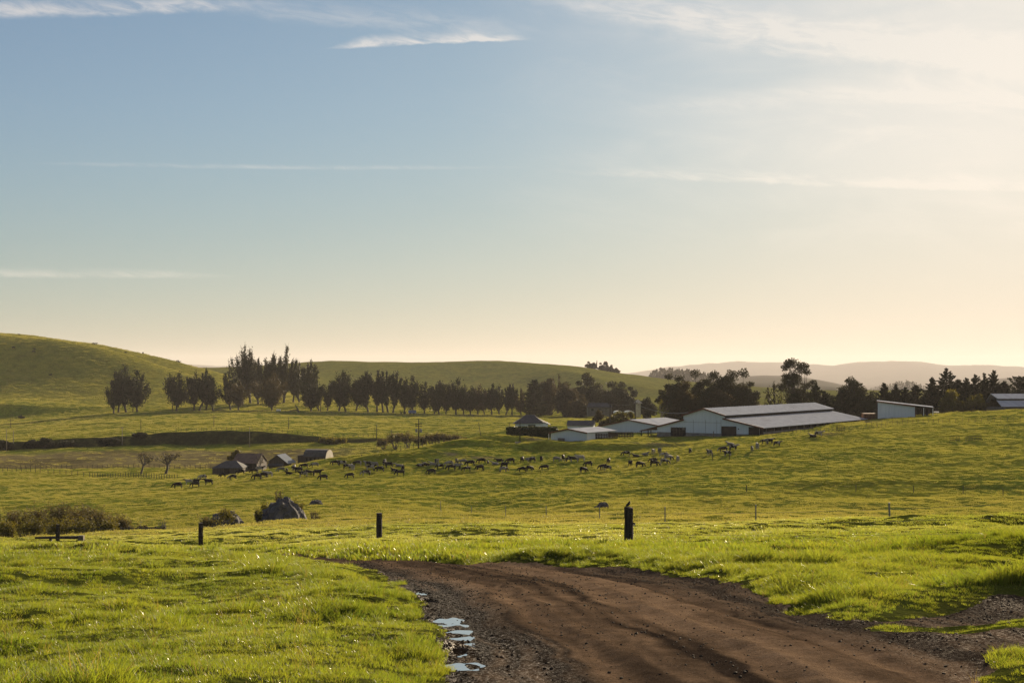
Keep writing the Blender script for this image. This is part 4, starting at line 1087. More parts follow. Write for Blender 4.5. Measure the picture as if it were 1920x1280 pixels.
    # little trees on the skyline of the far hill
    g6 = 'small trees on the crest of the far hill'
    for i, (x, top, w, kd, lb) in enumerate(((1104, 678, 12, 'broad', 'leftmost small tree on the far hill skyline'), (1113, 680, 12, 'broad', 'second small tree on the far hill skyline'), (1119, 676, 5, 'vase', 'thin pole-like tree on the far hill skyline'), (1126, 680, 12, 'broad', 'small tree just right of the thin one on the skyline'), (1136, 678, 15, 'broad', 'tallest rounded tree of the far hill skyline'), (1146, 684, 14, 'broad', 'lower rounded tree right of the tallest skyline one'), (1155, 690, 14, 'broad', 'last low tree sloping down the far hill skyline'))):
        if kd == 'broad': put_tree('broad', x, top, w, 1880, 560 + i, lb, g6, 'skyline_tree', M_BRN, ncl=18, dens=.8, leaf=1.1, base=-.35)
        else: put_tree('vase', x, top, w, 1880, 560 + i, lb, g6, 'skyline_tree', M_BRN, nl=4, dens=.5, leaf=1.0)
tree_rows()

def bare(x, top, wpx, Y, seed, label, group=None, name='bare_tree', stems=1, leafy=0, mat=M_WIL, bark=M_BARK, levels=4, cat='tree', leaf=.35, thick=1.0, **kw):
    p = G(x, Y); h = max(hgt(top, row_at(p), Y), .8); w = wpx / F * Y
    wood, tw, cv, cf = twig_tree(seed, h, w, levels, stems, leafy, leaf, None, thick, **kw)
    r = empty(name, p, 0, label, cat, group)
    if (stems == 1 and levels <= 3) or len(tw.v) < 400 * 4 and label.startswith(('brown low', 'low dark shrub', 'thin shrub')): wood.add(tw.v, tw.f); tw = None
    wood.build('trunk', bark, r)
    if tw: tw.build('twigs', mat if cat != 'tree' else bark, r)
    if cv is not None: mesh_np('crown', cv, cf, mat, False, r)
    return r
def shrubs():
    bare(264, 849, 42, 425, 601, 'left one of two bare spreading trees in the valley field', 'bare trees in the valley field', thick=1.6, leafy=260, leaf=.5, mat=M_BRN)
    bare(313, 846, 58, 428, 602, 'right, wider one of two bare spreading trees in the valley field', 'bare trees in the valley field', thick=1.6, leafy=300, leaf=.5, mat=M_BRN)
    bare(488, 846, 26, 415, 603, 'bare dark tree between the two old brown barns and the small shed', thick=1.4, leafy=60, mat=M_BRN)
    put_tree('broad', 441, 843, 26, 468, 604, 'yellow-green round tree behind the old brown barn', None, 'leafy_tree', M_OLV, ncl=12, dens=1.2, leaf=.5, base=.1)
    bare(1240, 752, 26, 560, 605, 'pale bare tree left of the grove behind the big barn', thick=1.5, bark=M_BARK_PALE, leafy=160, mat=M_OLV, leaf=.5)
    bare(1433, 740, 16, 640, 606, 'faint thin bare tree in the gap behind the barn roof', bark=M_BARK_PALE)
    # thicket by the county road
    g = 'shrubs in the brown roadside thicket'
    for i, (x, top, w, Y) in enumerate(((718, 822, 26, 560), (742, 812, 34, 558), (764, 810, 36, 556), (786, 818, 30, 554), (806, 812, 36, 552), (826, 812, 38, 550), (848, 814, 34, 548), (868, 820, 30, 545))):
        bare(x, top, w, Y, 620 + i, '%s brown leafless shrub from left in the roadside thicket behind the tall pole' % ORD[i], g, 'brown_shrub', 8, 900, M_WIL, levels=3, cat='shrub', leaf=.5, thick=1.2)
    g = 'dark bushes on the cut bank'
    for i, (x, top, w, Y, lb) in enumerate(((8, 827, 30, 630, 'dark bush at the far left end of the cut bank'), (62, 826, 26, 630, 'left half of the dark bush pair on the cut bank near twin poles'), (84, 822, 30, 630, 'right half of the dark bush pair on the cut bank near twin poles'), (128, 832, 30, 630, 'low dark scrub on the cut bank right of the bush pair'), (205, 822, 34, 632, 'dark scrub on the cut bank left of the single pole'), (262, 812, 24, 636, 'small dark bush at the top of the cut bank by a pole'), (625, 822, 44, 628, 'yellowish low bush where the cut bank runs out'))):
        put_tree('broad', x, top, w, Y, 640 + i, lb, g, 'bush', M_CYP if i < 6 else M_OLV, ncl=12, dens=1.2, leaf=.6, base=0)
    p = G(40, 760)
    put_tree('broad', 40, 793, 12, 755, 650, 'small lone dark bush on the lower slope of the left hill', None, 'bush', M_CYP, ncl=7, dens=1, leaf=.5, base=0)
    # willow thicket in the creek
    g = 'willow shrubs in the creek thicket on the left'
    wl = [(-14, 966, 60, 146), (18, 958, 60, 144), (45, 955, 64, 150), (72, 948, 66, 146), (98, 944, 70, 152), (122, 945, 66, 147), (146, 948, 66, 150), (168, 947, 62, 153), (190, 952, 60, 149), (212, 960, 56, 151), (232, 970, 44, 150), (60, 972, 60, 138), (110, 970, 60, 138), (160, 972, 56, 139), (205, 976, 50, 140), (12, 974, 60, 138)]
    for i, (x, top, w, Y) in enumerate(wl):
        top -= 7
        fr = i >= 11
        bare(x, top, w, Y, 660 + i, ('%s low leafy willow from left in the front of the creek thicket' % ORD[[4, 0, 1, 2, 3][(i - 10) % 5] if False else [1, 2, 3, 4, 0][i - 11]]) if fr else '%s tall brownish willow from left in the creek thicket' % ORD[i], g, 'willow_shrub', 8, 1500 if fr else 1300, M_OLV if fr else M_WIL, levels=3, cat='shrub', leaf=.16, thick=.8)
    bare(265, 982, 44, 140, 690, 'low dark shrub right of the creek thicket by the board fence', None, 'dark_shrub', 6, 500, M_BRN, levels=3, cat='shrub', leaf=.25)
    bare(305, 972, 20, 145, 691, 'crooked little bare tree right of the low dark shrub', None, 'bare_tree', 1, 0, levels=3)
    bare(250, 976, 16, 148, 696, 'thin crooked bare sapling beside the low dark shrub', None, 'bare_tree', 1, 0, levels=3)
    bare(388, 964, 34, 160, 692, 'brown low shrub left of the grey boulder behind a fence post', None, 'brown_shrub', 6, 420, M_WIL, levels=3, cat='shrub', leaf=.22)
    bare(424, 948, 46, 161, 693, 'olive shrub growing in front of the left grey boulder', None, 'olive_shrub', 3, 620, M_OLV, levels=4, cat='shrub', leaf=.2)
    bare(520, 918, 20, 181, 694, 'slender fan-topped sapling rising behind the big grey boulder', None, 'sapling', 1, 260, M_WIL, levels=3, leaf=.2, spread=.3)
    bare(496, 938, 20, 178, 695, 'thin shrub behind the left shoulder of the big grey boulder', None, 'thin_shrub', 3, 220, M_OLV, levels=3, cat='shrub', leaf=.2)
    bare(484, 954, 22, 168, 697, 'round olive shrub at the left foot of the big grey boulder', None, 'olive_shrub', 4, 420, M_OLV, levels=3, cat='shrub', leaf=.2)
    bare(557, 936, 32, 182, 698, 'leafy shrub behind the right shoulder of the big grey boulder', None, 'olive_shrub', 4, 520, M_OLV, levels=3, cat='shrub', leaf=.2)
    bare(588, 956, 26, 176, 699, 'wispy low shrub right of the big grey boulder', None, 'wispy_shrub', 5, 120, M_WIL, levels=3, cat='shrub', leaf=.16)
shrubs()

# distant hazy woods: read as one mass
def woods(name, x0, x1, rows, Y, seed, label):
    rg = np.random.default_rng(seed); parts = []
    n = int((x1 - x0) * .55)
    for i in range(n):
        x = x0 + (x1 - x0) * (i + rg.uniform(-.4, .4)) / n; Yi = Y * rg.uniform(.985, 1.015)
        X, _ = XY(x, Yi); z0 = ground(X, Yi)
        top = np.interp(x, [r[0] for r in rows], [r[1] for r in rows]) + rg.uniform(-3, 4)
        h = max((HR - top) / F * Yi - z0, 6); w = rg.uniform(4, 8) / F * Yi
        m = 90
        t = rg.random(m); c = np.stack([X + rg.normal(0, w * .25, m) * (1.2 - .7 * t), Yi + rg.normal(0, w * .3, m), z0 + t * h], 1)
        parts.append(quads(c, rg.normal(size=(m, 3)) * .5 + np.array([0, 0, 1]), rg.uniform(.5, 1.2, m) * h * .16, rg.uniform(.3, .7, m) * h * .14, rg))
    V, Fq = join_q(parts)
    o = mesh_np(name, V, Fq, M_EUC); o['kind'] = 'stuff'; o['label'] = label
woods('far_woods', 1215, 1345, [(1215, 704), (1230, 693), (1250, 692), (1290, 695), (1345, 704)], 3600, 3, 'faint grey strip of far woods above the grove')
woods('far_woods', 1632, 1740, [(1632, 728), (1660, 722), (1690, 716), (1700, 714), (1740, 726)], 4000, 4, 'faint hazy strip of far woods above the right sheds')
# ------------------------------------------------------------------ farm buildings
M_WHITE = surf('white_metal_siding', (0.52, 0.57, 0.60), (0.45, 0.50, 0.53), 0.6, 0.6, 0.15, 8, stretch=(6, 1, .3), streaks=((1.6, 1.6, .08), (0.42, 0.45, 0.47), .55))
M_ROOFW = surf('pale_metal_roof', (0.36, 0.385, 0.43), (0.29, 0.31, 0.35), 0.5, 0.9, 0.1, 6, spec=0.0, streaks=((.5, .08, .5), (0.20, 0.20, 0.215), .5))
M_ROOFD = surf('dark_shingle_roof', (0.045, 0.045, 0.050), (0.075, 0.072, 0.075), 1.5, 0.85, 0.3, streaks=((1.2, 1.2, .3), (0.02, 0.02, 0.022), .5))
M_TRIM = surf('red_brown_trim', (0.11, 0.035, 0.022), (0.07, 0.025, 0.018), 2.0, 0.7)
M_CONC = surf('stained_concrete', (0.20, 0.19, 0.175), (0.12, 0.11, 0.10), 0.8, 0.9, 0.3, streaks=((1, 1, .15), (0.06, 0.055, 0.05), .6))
M_DARK = surf('dark_interior_boards', (0.022, 0.017, 0.014), (0.012, 0.010, 0.009), 1.2, 0.9)
M_DOOR = surf('brown_sliding_door', (0.040, 0.030, 0.024), (0.026, 0.020, 0.017), 1.0, 0.8, stretch=(5, 1, .3))
M_OLDWOOD = surf('weathered_barn_boards', (0.078, 0.062, 0.050), (0.044, 0.036, 0.030), 1.2, 0.9, 0.5, 6, stretch=(4, 4, .3), streaks=((2.5, 2.5, .15), (0.03, 0.025, 0.021), .6))
M_RUSTROOF = surf('rusty_roof', (0.13, 0.085, 0.066), (0.08, 0.056, 0.046), 0.9, 0.9, 0.3, streaks=((.8, .3, .8), (0.06, 0.04, 0.034), .6))
M_GREYROOF = surf('weathered_grey_roof', (0.070, 0.070, 0.074), (0.045, 0.044, 0.046), 0.9, 0.9, 0.3, streaks=((.8, .3, .8), (0.04, 0.036, 0.034), .6))
M_SILVER = surf('bright_metal_roof', (0.19, 0.21, 0.24), (0.15, 0.17, 0.19), 0.8, 0.9, 0.1, spec=0.0)
M_POST = surf('weathered_post_wood', (0.055, 0.046, 0.038), (0.026, 0.022, 0.019), 3.0, 0.92, 0.9, 14, stretch=(6, 6, .6), streaks=((14, 14, .9), (0.016, 0.013, 0.011), .8))
M_STEEL = surf('galvanised_steel', (0.22, 0.22, 0.24), (0.13, 0.13, 0.14), 6.0, 0.5, 0.1, metal=0.6)
M_WIRE = surf('fence_wire', (0.16, 0.15, 0.14), (0.10, 0.095, 0.09), 4.0, 0.45, metal=0.7)
M_RUST = surf('orange_rusty_steel', (0.20, 0.085, 0.035), (0.13, 0.06, 0.03), 1.0, 0.8)
M_CREAM = surf('cream_boards', (0.42, 0.38, 0.30), (0.32, 0.29, 0.23), 1.0, 0.8, 0.2, streaks=((2, 2, .2), (0.2, 0.17, 0.13), .5))
M_GREYWALL = surf('grey_plank_wall', (0.13, 0.12, 0.115), (0.09, 0.085, 0.08), 1.0, 0.85, 0.2)
M_BLUE = surf('blue_paint', (0.10, 0.15, 0.28), (0.08, 0.11, 0.2), 1.5, 0.45)
M_TYRE = surf('black_rubber', (0.02, 0.02, 0.02), (0.012, 0.012, 0.012), 4, 0.8)
M_GLASSD = surf('dark_glass', (0.03, 0.035, 0.04), (0.02, 0.024, 0.028), 1, 0.15, spec=.6)
M_REDPAINT = surf('faded_red_paint', (0.30, 0.05, 0.035), (0.2, 0.04, 0.03), 1.5, 0.6)
M_WHITEPAINT = surf('white_vehicle_paint', (0.6, 0.6, 0.58), (0.5, 0.5, 0.48), 1.5, 0.35)

AX = (0.543, 0.840)      # long axis of the farm buildings on plan
def frame_at(name, x, row, Y, label, cat, rz, z=None, group=None):
    """Empty with local x along the gable face to the left, local y along the long axis"""
    p = Vector(P(x, row, Y)); p.z = p.z if z is None else z
    return empty(name, p, rz, label, cat, group)
RZ = math.atan2(-AX[0], AX[1])          # local +y along AX, local -x along the gable to the left
def t_of(x, x0, Y0):
    """distance along the gable (leftwards) at which column x is met, from the corner (x0, Y0)"""
    u0, u = (x0 - CX) / F, (x - CX) / F
    return (u0 - u) * Y0 / (AX[1] + u * AX[0])
def gable_building(root, t0, t1, L, zb, zl, zr, ridge_t, zridge, wall, roof, over=0.4, trim=None, base_h=0.0, base_mat=None, openings=(), open_mat=None):
    """walls on local x from -t1 to -t0, ridge at -ridge_t; z relative to the root"""
    w = MB(); x0, x1, xr = -t1, -t0, -ridge_t
    w.prism([(x0, zb), (x1, zb), (x1, zr), (xr, zridge), (x0, zl)], 0, L)
    w.build('wall', wall, root)
    r = MB()
    sl = (zridge - zl) / (xr - x0); sr_ = (zridge - zr) / (x1 - xr)
    a = (x0 - over, zl - sl * over); b = (x1 + over, zr - sr_ * over)
    r.slab((a[0], -over, a[1] + .12), (xr, -over, zridge + .12), (xr, L + over, zridge + .12), (a[0], L + over, a[1] + .12), .1)
    r.slab((xr, -over, zridge + .12), (b[0], -over, b[1] + .12), (b[0], L + over, b[1] + .12), (xr, L + over, zridge + .12), .1)
    ro = r.build('roof', roof, root)
    if trim:
        m = MB()
        for (p, q) in (((a[0], a[1]), (xr, zridge)), ((xr, zridge), b)):
            m.slab((p[0], -over - .05, p[1] + .16), (q[0], -over - .05, q[1] + .16), (q[0], -over + .08, q[1] + .16), (p[0], -over + .08, p[1] + .16), .36)
        m.build('trim', trim, ro)
    if base_h:
        m = MB(); m.box(x0 - .05, x1 + .05, -.06, -.002, zb, zb + base_h); m.build('concrete_base', base_mat, root)
    for (nm, ta, tb, za, zz, mt) in openings:
        m = MB(); m.box(-tb, -ta, -.10, -.003, za, zz); m.build(nm, mt, root)
    return ro

def big_barn():
    x0, Y0 = 1430, 390.0
    z0 = P(x0, 802, Y0)[2]                       # right eave
    gz = (HR - 819.5) / F * 395 - z0             # floor relative to root
    r = empty('freestall_barn', (P(x0, 802, Y0)[0], Y0, z0), RZ, 'long white barn with raised ridge roof, pale metal roofs and brown doors', 'barn')
    L = 85.0
    T = lambda x: t_of(x, x0, Y0)
    tr_, tm1, tm0, tl, tc = 17.6, 11.4, 24.0, 32.3, 37.8
    zr = (HR - 766) / F * 399.5 - z0; zm1 = zr - 1.75; zm0 = zr - 1.9
    zlow1 = zm1 - .75; zlow0 = zm0 - 1.15; zl = (HR - 797) / F * 407 - z0; zc = (HR - 807) / F * 411 - z0
    w = MB()
    sl = (zlow0 - zc) / (tc - tm0)
    w.prism([(-tl, gz - 1), (0, gz - 1), (0, -.05), (-tm1, zlow1 - .1), (-tm1, zm1), (-tr_, zr), (-tm0, zm0), (-tm0, zlow0 - .1), (-tl, zlow0 - sl * (tl - tm0) - .1)], 0, .25)   # near gable
    w.prism([(-tl, gz - 1), (0, gz - 1), (0, -.05), (-tm1, zlow1 - .1), (-tm1, zm1), (-tr_, zr), (-tm0, zm0), (-tm0, zlow0 - .1), (-tl, zlow0 - sl * (tl - tm0) - .1)], L - .25, L)
    w.box(-tl, -tl + .2, .25, L - .25, gz - 1, zl - .4)
    w.build('gable_wall', M_WHITE, r)
    s = MB(); s.box(-.25, -.05, 0.3, L - .3, gz - 2.5, -1.15)
    s.build('side_wall', M_GREYWALL, r)
    d = MB(); d.box(-tm1 - .1, -tm1 + .1, .3, L - .3, zlow1 - .4, zm1 - .1); d.box(-3, -2.8, .3, L - .3, gz - 1, -.4)
    d.build('inner_partition', M_DARK, r)
    for k in range(15):
        m = MB(); m.box(-.35, -.12, 3 + k * 5.6, 3.25 + k * 5.6, gz - 1.5, -.12); m.build('post', M_GREYWALL, r)
    def roof_slab(nm, ta, za, tb, zb):
        m = MB(); m.slab((-ta, -.5, za), (-tb, -.5, zb), (-tb, L + .5, zb), (-ta, L + .5, za), .12)
        # standing seams
        for q in range(1, 42):
            y = q * L / 42
            m.slab((-ta, y - .05, za + .05), (-tb, y - .05, zb + .05), (-tb, y + .05, zb + .05), (-ta, y + .05, za + .05), .06)
        o = m.build(nm, M_ROOFW, r)
        m = MB(); m.slab((-ta, -.58, za + .06), (-tb, -.58, zb + .06), (-tb, -.44, zb + .06), (-ta, -.44, za + .06), .42); m.build('trim', M_TRIM, o)
    roof_slab('monitor_roof', tm1 - .5, zm1, tr_, zr + .16); roof_slab('monitor_roof', tr_, zr + .16, tm0 + .5, zm0)
    roof_slab('lower_roof', -.5, 0.02, tm1 + .3, zlow1); roof_slab('lower_roof', tm0 - .3, zlow0, tl, zlow0 - sl * (tl - tm0))
    m = MB(); m.slab((-tl, -.5, zlow0 - sl * (tl - tm0) - .02), (-tc, -.5, zc - .02), (-tc, 14, zc - .02), (-tl, 14, zlow0 - sl * (tl - tm0) - .02), .15)
    o = m.build('canopy_roof', M_TRIM, r)
    for k in range(3):
        for tt in (tc - .4, tc - 2.6):
            m = MB(); m.box(-tt - .1, -tt + .1, k * 6 - .1, k * 6 + .1, gz - 1, zc + (tc - tt) * sl - .1); m.build('post', M_DARK, r)
    m = MB()
    for zz in (.5, .95, 1.4): m.box(-tc + .2, -tl - .3, -.05, .05, gz + zz, gz + zz + .08)
    m.build('rail', M_STEEL, r)
    b = MB(); b.box(-tl, -T(1285) - .0, -.08, -.003, gz - 1, gz + .95); b.box(-T(1283), -T(1381.5), -.08, -.003, gz - 1, gz + .95); b.box(-T(1381), -T(1404.5), -.08, -.003, gz - 1, gz + .95)
    b.build('concrete_base', M_CONC, r)
    def opening(nm, xa, xb, ra, rb, mt):
        ta, tb = T(xb), T(xa); Ym = Y0 + AX[0] * (ta + tb) / 2
        m = MB(); m.box(-tb, -ta, -.14, -.09, (HR - rb) / F * Ym - z0, (HR - ra) / F * Ym - z0); return m.build(nm, mt, r)
    o = opening('feed_opening', 1258, 1286, 801, 818.5, M_DARK)
    m = MB()
    for k in range(6):
        t = T(1259 + k * 5.2); m.box(-t - .07, -t + .07, -.22, -.15, gz, gz + 2.5)
    for zz in (.6, 1.1, 1.6): m.box(-T(1258), -T(1286), -.27, -.23, gz + zz, gz + zz + .1)
    m.build('rack', M_OLDWOOD, o)
    m = MB(); m.box(-T(1279), -T(1284.5), -.21, -.16, gz + 1.75, gz + 2.35); m.build('gap_light_panel', M_GREYWALL, o)  # pale panel stands in for light seen through the opening
    opening('sliding_door', 1353, 1381, 799, 818.5, M_DOOR)
    opening('doorway', 1404, 1424, 800.5, 818, M_DARK)
    opening('doorway', 1424.5, 1431, 802.5, 817, M_DARK)
    m = MB(); m.box(-T(1385) - .15, -T(1385) + .15, -.16, -.1, gz + 2.2, gz + 2.5); m.build('vent', M_DARK, r)
    # siding joints on the raised gable
    m = MB()
    for x in (1300, 1323, 1344, 1352): m.box(-T(x) - .035, -T(x) + .035, -.03, -.004, gz + 1, zm0 - 1.2)
    m.box(-T(1282), -T(1352), -.035, -.005, gz + 3.9, gz + 3.97)
    m.build('siding_joint', M_GREYWALL, r)
big_barn()

def farm_sheds():
    # white barn left of the big one
    x0, Y0 = 1234, 432.0; T = lambda x: t_of(x, x0, Y0)
    z0 = P(x0, 797.5, Y0)[2]; r = empty('white_barn', (P(x0, 0, Y0)[0], Y0, z0), RZ, 'white gabled barn with pale roof tucked left of the long barn', 'barn')
    t1 = T(1124); tm = T(1180)
    Yl = Y0 + AX[0] * t1; Ym = Y0 + AX[0] * tm
    zl = (HR - 799) / F * Yl - z0; zm = (HR - 787) / F * Ym - z0; gz = (HR - 822) / F * Ym - z0
    gable_building(r, 0, t1, 24, gz - 1, zl, 0, tm, zm, M_WHITE, M_ROOFW, .5, M_TRIM)
    m = MB(); m.box(-t1 - .3, -T(1142), -2.4, -2.2, gz - .6, (HR - 811) / F * Yl - z0); m.build('dark_fence_panel', M_DARK, r)
    # front white shed
    x0, Y0 = 1100, 385.0; T = lambda x: t_of(x, x0, Y0)
    z0 = P(x0, 811, Y0)[2]; r = empty('white_shed', (P(x0, 0, Y0)[0], Y0, z0), RZ, 'blank white gabled shed nearest the cows, with slim corner posts', 'shed')
    t1 = T(1033); tm = T(1066); Yl = Y0 + AX[0] * t1; Ym = Y0 + AX[0] * tm
    zl = (HR - 811) / F * Yl - z0; zm = (HR - 804) / F * Ym - z0; gz = (HR - 830) / F * Ym - z0
    gable_building(r, 0, t1, 16, gz - .2, zl, 0, tm, zm, M_WHITE, M_ROOFW, .5, M_TRIM)
    for t in (-.55, t1 + .45):
        m = MB(); m.tube([(-t, -.4, gz - 2), (-t, -.4, -.2 if t < 0 else zl - .2)], .11, 6); m.build('corner_post', M_WHITEPAINT, r)
    m = MB(); m.box(-T(1050), -T(1062), -1.2, -.9, gz - 1.0, gz + 1.3); m.build('lean_board', M_GREYWALL, r)
    m = MB(); m.box(-t1, 0, -.2, 15, gz - 2.2, gz - .22); m.build('dark_plinth', M_DARK, r)
    # dark fence screen between the sheds
    p = G(1135, 400)
    def screen(xa, xb, top, bot, Y, label, mat=M_DARK):
        pa = Vector(P(xa, 0, Y)); pb = Vector(P(xb, 0, Y)); zt = (HR - top) / F * Y; zb = (HR - bot) / F * Y
        rr = empty('corral_fence', (pa.x, Y, zb), 0, label, 'fence'); n = max(3, int((xb - xa) / 5))
        wd = pb.x - pa.x
        m = MB()
        for q in range(4): m.box(0, wd, -.03, .03, (zt - zb) * (.2 + .22 * q), (zt - zb) * (.2 + .22 * q) + (zt - zb) * .15)
        m.build('rails', mat, rr)
        for k in range(n + 1):
            m = MB(); m.box(wd * k / n - .09, wd * k / n + .09, .035, .2, -.5, (zt - zb)); m.build('post', mat, rr)
        return rr
    screen(1103, 1158, 812, 824, 389, 'dark board corral fence between the front white shed and the white barn')
    screen(1140, 1187, 810, 825, 395, 'dark board corral fence before the wall of the white barn')
    # small gabled house with dark roof, ridge parallel to the picture
    Y0 = 455.0; xa, xb = 1064, 1121
    z_e = (HR - 797) / F * Y0; z_r = (HR - 789.5) / F * Y0; z_b = (HR - 812) / F * Y0
    X0 = P(xa, 0, Y0)[0]; X1 = P(1112, 0, Y0)[0]; dp = 6.5
    r = empty('small_house', ((X0 + X1) / 2, Y0, z_b), R(-8), 'small white house with dark gable roof behind the front white shed', 'house')
    hw = (X1 - X0) / 2; e = z_e - z_b; g = z_r - z_b
    w = MB(); n = len(w.v)
    w.add([(-hw, 0, -1), (-hw, dp, -1), (-hw, dp, e), (-hw, dp / 2, g), (-hw, 0, e), (hw, 0, -1), (hw, dp, -1), (hw, dp, e), (hw, dp / 2, g), (hw, 0, e)], [(0, 4, 3, 2, 1), (5, 6, 7, 8, 9), (0, 5, 9, 4), (1, 2, 7, 6), (4, 9, 8, 3), (3, 8, 7, 2)])
    w.build('wall', M_WHITE, r)
    m = MB(); m.slab((-hw - .3, -.4, e - .1), (hw + .3, -.4, e - .1), (hw + .3, dp / 2, g + .15), (-hw - .3, dp / 2, g + .15), .14); m.slab((-hw - .3, dp / 2, g + .15), (hw + .3, dp / 2, g + .15), (hw + .3, dp + .4, e - .1), (-hw - .3, dp + .4, e - .1), .14)
    m.build('roof', M_ROOFD, r)
    m = MB(); m.box(hw * -.1, hw * .25, -.06, -.01, e - 1.5, e - .7); m.build('window', M_GLASSD, r)
    # hip-roofed house behind the hedge
    Y0 = 425.0; X0, X1 = P(963, 0, Y0)[0], P(1030, 0, Y0)[0]
    z_b = (HR - 810) / F * Y0; z_e = (HR - 793) / F * Y0; z_r = (HR - 778) / F * Y0
    r = empty('hip_roof_house', ((X0 + X1) / 2, Y0, z_b), 0, 'white house with dark pyramid-like hip roof behind the clipped hedge', 'house')
    hw = (X1 - X0) / 2; dp = 9.0; e = z_e - z_b; g = z_r - z_b; rw = 1.3
    w = MB(); w.box(-hw + .5, hw - .4, .5, dp, -1, e); w.build('wall', M_WHITE, r)
    m = MB(); a, b_, c, d_ = (-hw - .2, -.2, e - .25), (hw - 1.8, -.2, e), (hw - 1.8, dp + .2, e), (-hw - .2, dp + .2, e - .25)
    p, q = (-rw - .3, dp / 2, g), (rw - .4, dp / 2, g)
    m.add([a, b_, c, d_, p, q], [(0, 1, 5, 4), (1, 2, 5), (2, 3, 4, 5), (3, 0, 4), (3, 2, 1, 0)])
    m.build('roof', M_ROOFD, r)
    m = MB(); m.slab((hw - 1.9, .3, e + .5), (hw + .5, .3, e - .6), (hw + .3, dp, e - .4), (hw - 3.4, dp * .7, g - 1.0), .12); m.build('side_roof', M_GREYROOF, r)
    m = MB(); m.box(-1.0, 1.2, .44, .49, e - 1.6, e - .5); m.build('window', M_GLASSD, r)
    # hedge
    p = G(998, 414); xa, xb = P(949, 0, 414)[0], P(1045, 0, 414)[0]; zt = (HR - 801) / F * 414; zb = (HR - 817) / F * 414
    r = empty('clipped_hedge', ((xa + xb) / 2, 414, zb), 0, 'long dark clipped hedge in front of the hip-roofed house', 'hedge')
    hw = (xb - xa) / 2; ht = zt - zb
    rg = np.random.default_rng(77)
    n = 5200; q = np.stack([rg.uniform(-hw, hw, n), rg.uniform(-1.2, 1.2, n), rg.uniform(0, ht, n)], 1)
    k = rg.integers(0, 3, n); q[:, 1] = np.where(k == 0, -1.2, q[:, 1]); q[:, 2] = np.where(k == 1, ht, q[:, 2])
    edge = np.maximum(0, np.abs(q[:, 0]) - hw + .8); q[:, 2] -= edge ** 2 * .5 * (q[:, 2] > ht * .7); q += rg.normal(0, .10, (n, 3)) + .08 * vn(q[:, 0] * 1.2, q[:, 2] * 2, 3)[:, None]
    V, Fq = quads(q, rg.normal(size=(n, 3)), rg.uniform(.25, .5, n), rg.uniform(.2, .4, n), rg)
    mesh_np('foliage', V, Fq, M_HEDGE, False, r)
    m = MB(); m.box(-hw + .5, hw - .5, -.8, .8, -.6, ht - .4); m.build('core', M_HEDGE, r)
    # lean-to shed on the right hill
    Y0 = 455.0; xa, xb = 1646.0, 1716.0
    pa, pb = P(xa, 752.5, Y0), P(xb, 761, Y0 - 3)
    zb = (HR - 784) / F * Y0
    r = empty('lean_to_shed', (pa[0], Y0, zb), math.atan2(-3, pb[0] - pa[0]), 'white lean-to shed with single-slope roof on the right hilltop', 'shed')
    Lx = math.hypot(pb[0] - pa[0], 3); h0 = pa[2] - zb; h1 = (HR - 761.5) / F * (Y0 - 3) - zb; dp = 13
    w = MB(); w.add([(0, 0, -1.5), (Lx, 0, -1.5), (Lx, 0, h1), (0, 0, h0), (0, dp, -1.5), (Lx, dp, -1.5), (Lx, dp, h1), (0, dp, h0)], [(0, 1, 2, 3), (5, 4, 7, 6), (4, 0, 3, 7), (1, 5, 6, 2), (3, 2, 6, 7)]); w.build('wall', M_WHITE, r)
    m = MB(); sl = (h0 - h1) / Lx
    m.slab((-.4, -.5, h0 + .15 + .4 * sl), (Lx + 5.6, -.5, h1 + .15 - 3.2 * sl), (Lx + 5.6, dp, h1 + .15 - 3.2 * sl), (-.4, dp, h0 + .15 + .4 * sl), .14); o = m.build('roof', M_ROOFW, r)
    m = MB(); m.slab((-.4, -.62, h0 + .2 + .4 * sl), (Lx + .1, -.62, h1 + .2), (Lx + .1, -.5, h1 + .2), (-.4, -.5, h0 + .2 + .4 * sl), .4); m.build('trim', M_TRIM, o)
    for t in (Lx + 2.6, Lx + 5.4):
        m = MB(); m.box(t - .1, t + .1, -.3, -.1, -1.5, h1 - .3 - (t - Lx) * sl * .6); m.build('post', M_WHITEPAINT, r)
    m = MB(); m.box(Lx - .05, Lx + .12, -.1, .0, -1, h1); m.build('corner_trim', M_TRIM, r)
    m = MB(); m.box(-.35, -.05, .2, dp, -1, h0 - .6)
    for k in range(4): m.box(-.5, -.36, k * 3.5, k * 3.5 + .2, -1, h0 - .4)
    m.build('timber_end', M_OLDWOOD, r)
    # orange wall beside it
    p = P(1621, 775, 462); zb = (HR - 784) / F * 462
    r = empty('rusty_bin', (p[0], 462, zb), 0, 'rust-orange low steel bin left of the white lean-to shed', 'bin')
    m = MB(); wd = P(1646, 0, 462)[0] - p[0] - .2; m.box(0, wd, 0, 4, -1, p[2] - zb); m.build('body', M_RUST, r)
    m = MB()
    for k in range(5): m.box(wd * k / 4.2, wd * k / 4.2 + .12, -.1, -.005, -.8, p[2] - zb - .2)
    m.build('ribs', M_TRIM, r)
    # implement parked under the right end of the roof
    p = G(1741, 452)
    r = empty('farm_trailer', (p.x, p.y, p.z), R(-6), 'dark high-sided farm trailer parked at the right end of the lean-to shed', 'trailer')
    m = MB(); m.box(-2.7, 1.6, 0, 2.3, .75, 2.3); m.box(-2.8, 1.7, -.08, 2.38, 2.2, 2.34); m.build('body', M_DARK, r)
    for k in range(4):
        q = MB(); q.box(-2.2 + k * 1.15, -2.1 + k * 1.15, -.12, -.01, .8, 2.15); q.build('rib', M_GREYWALL, r)
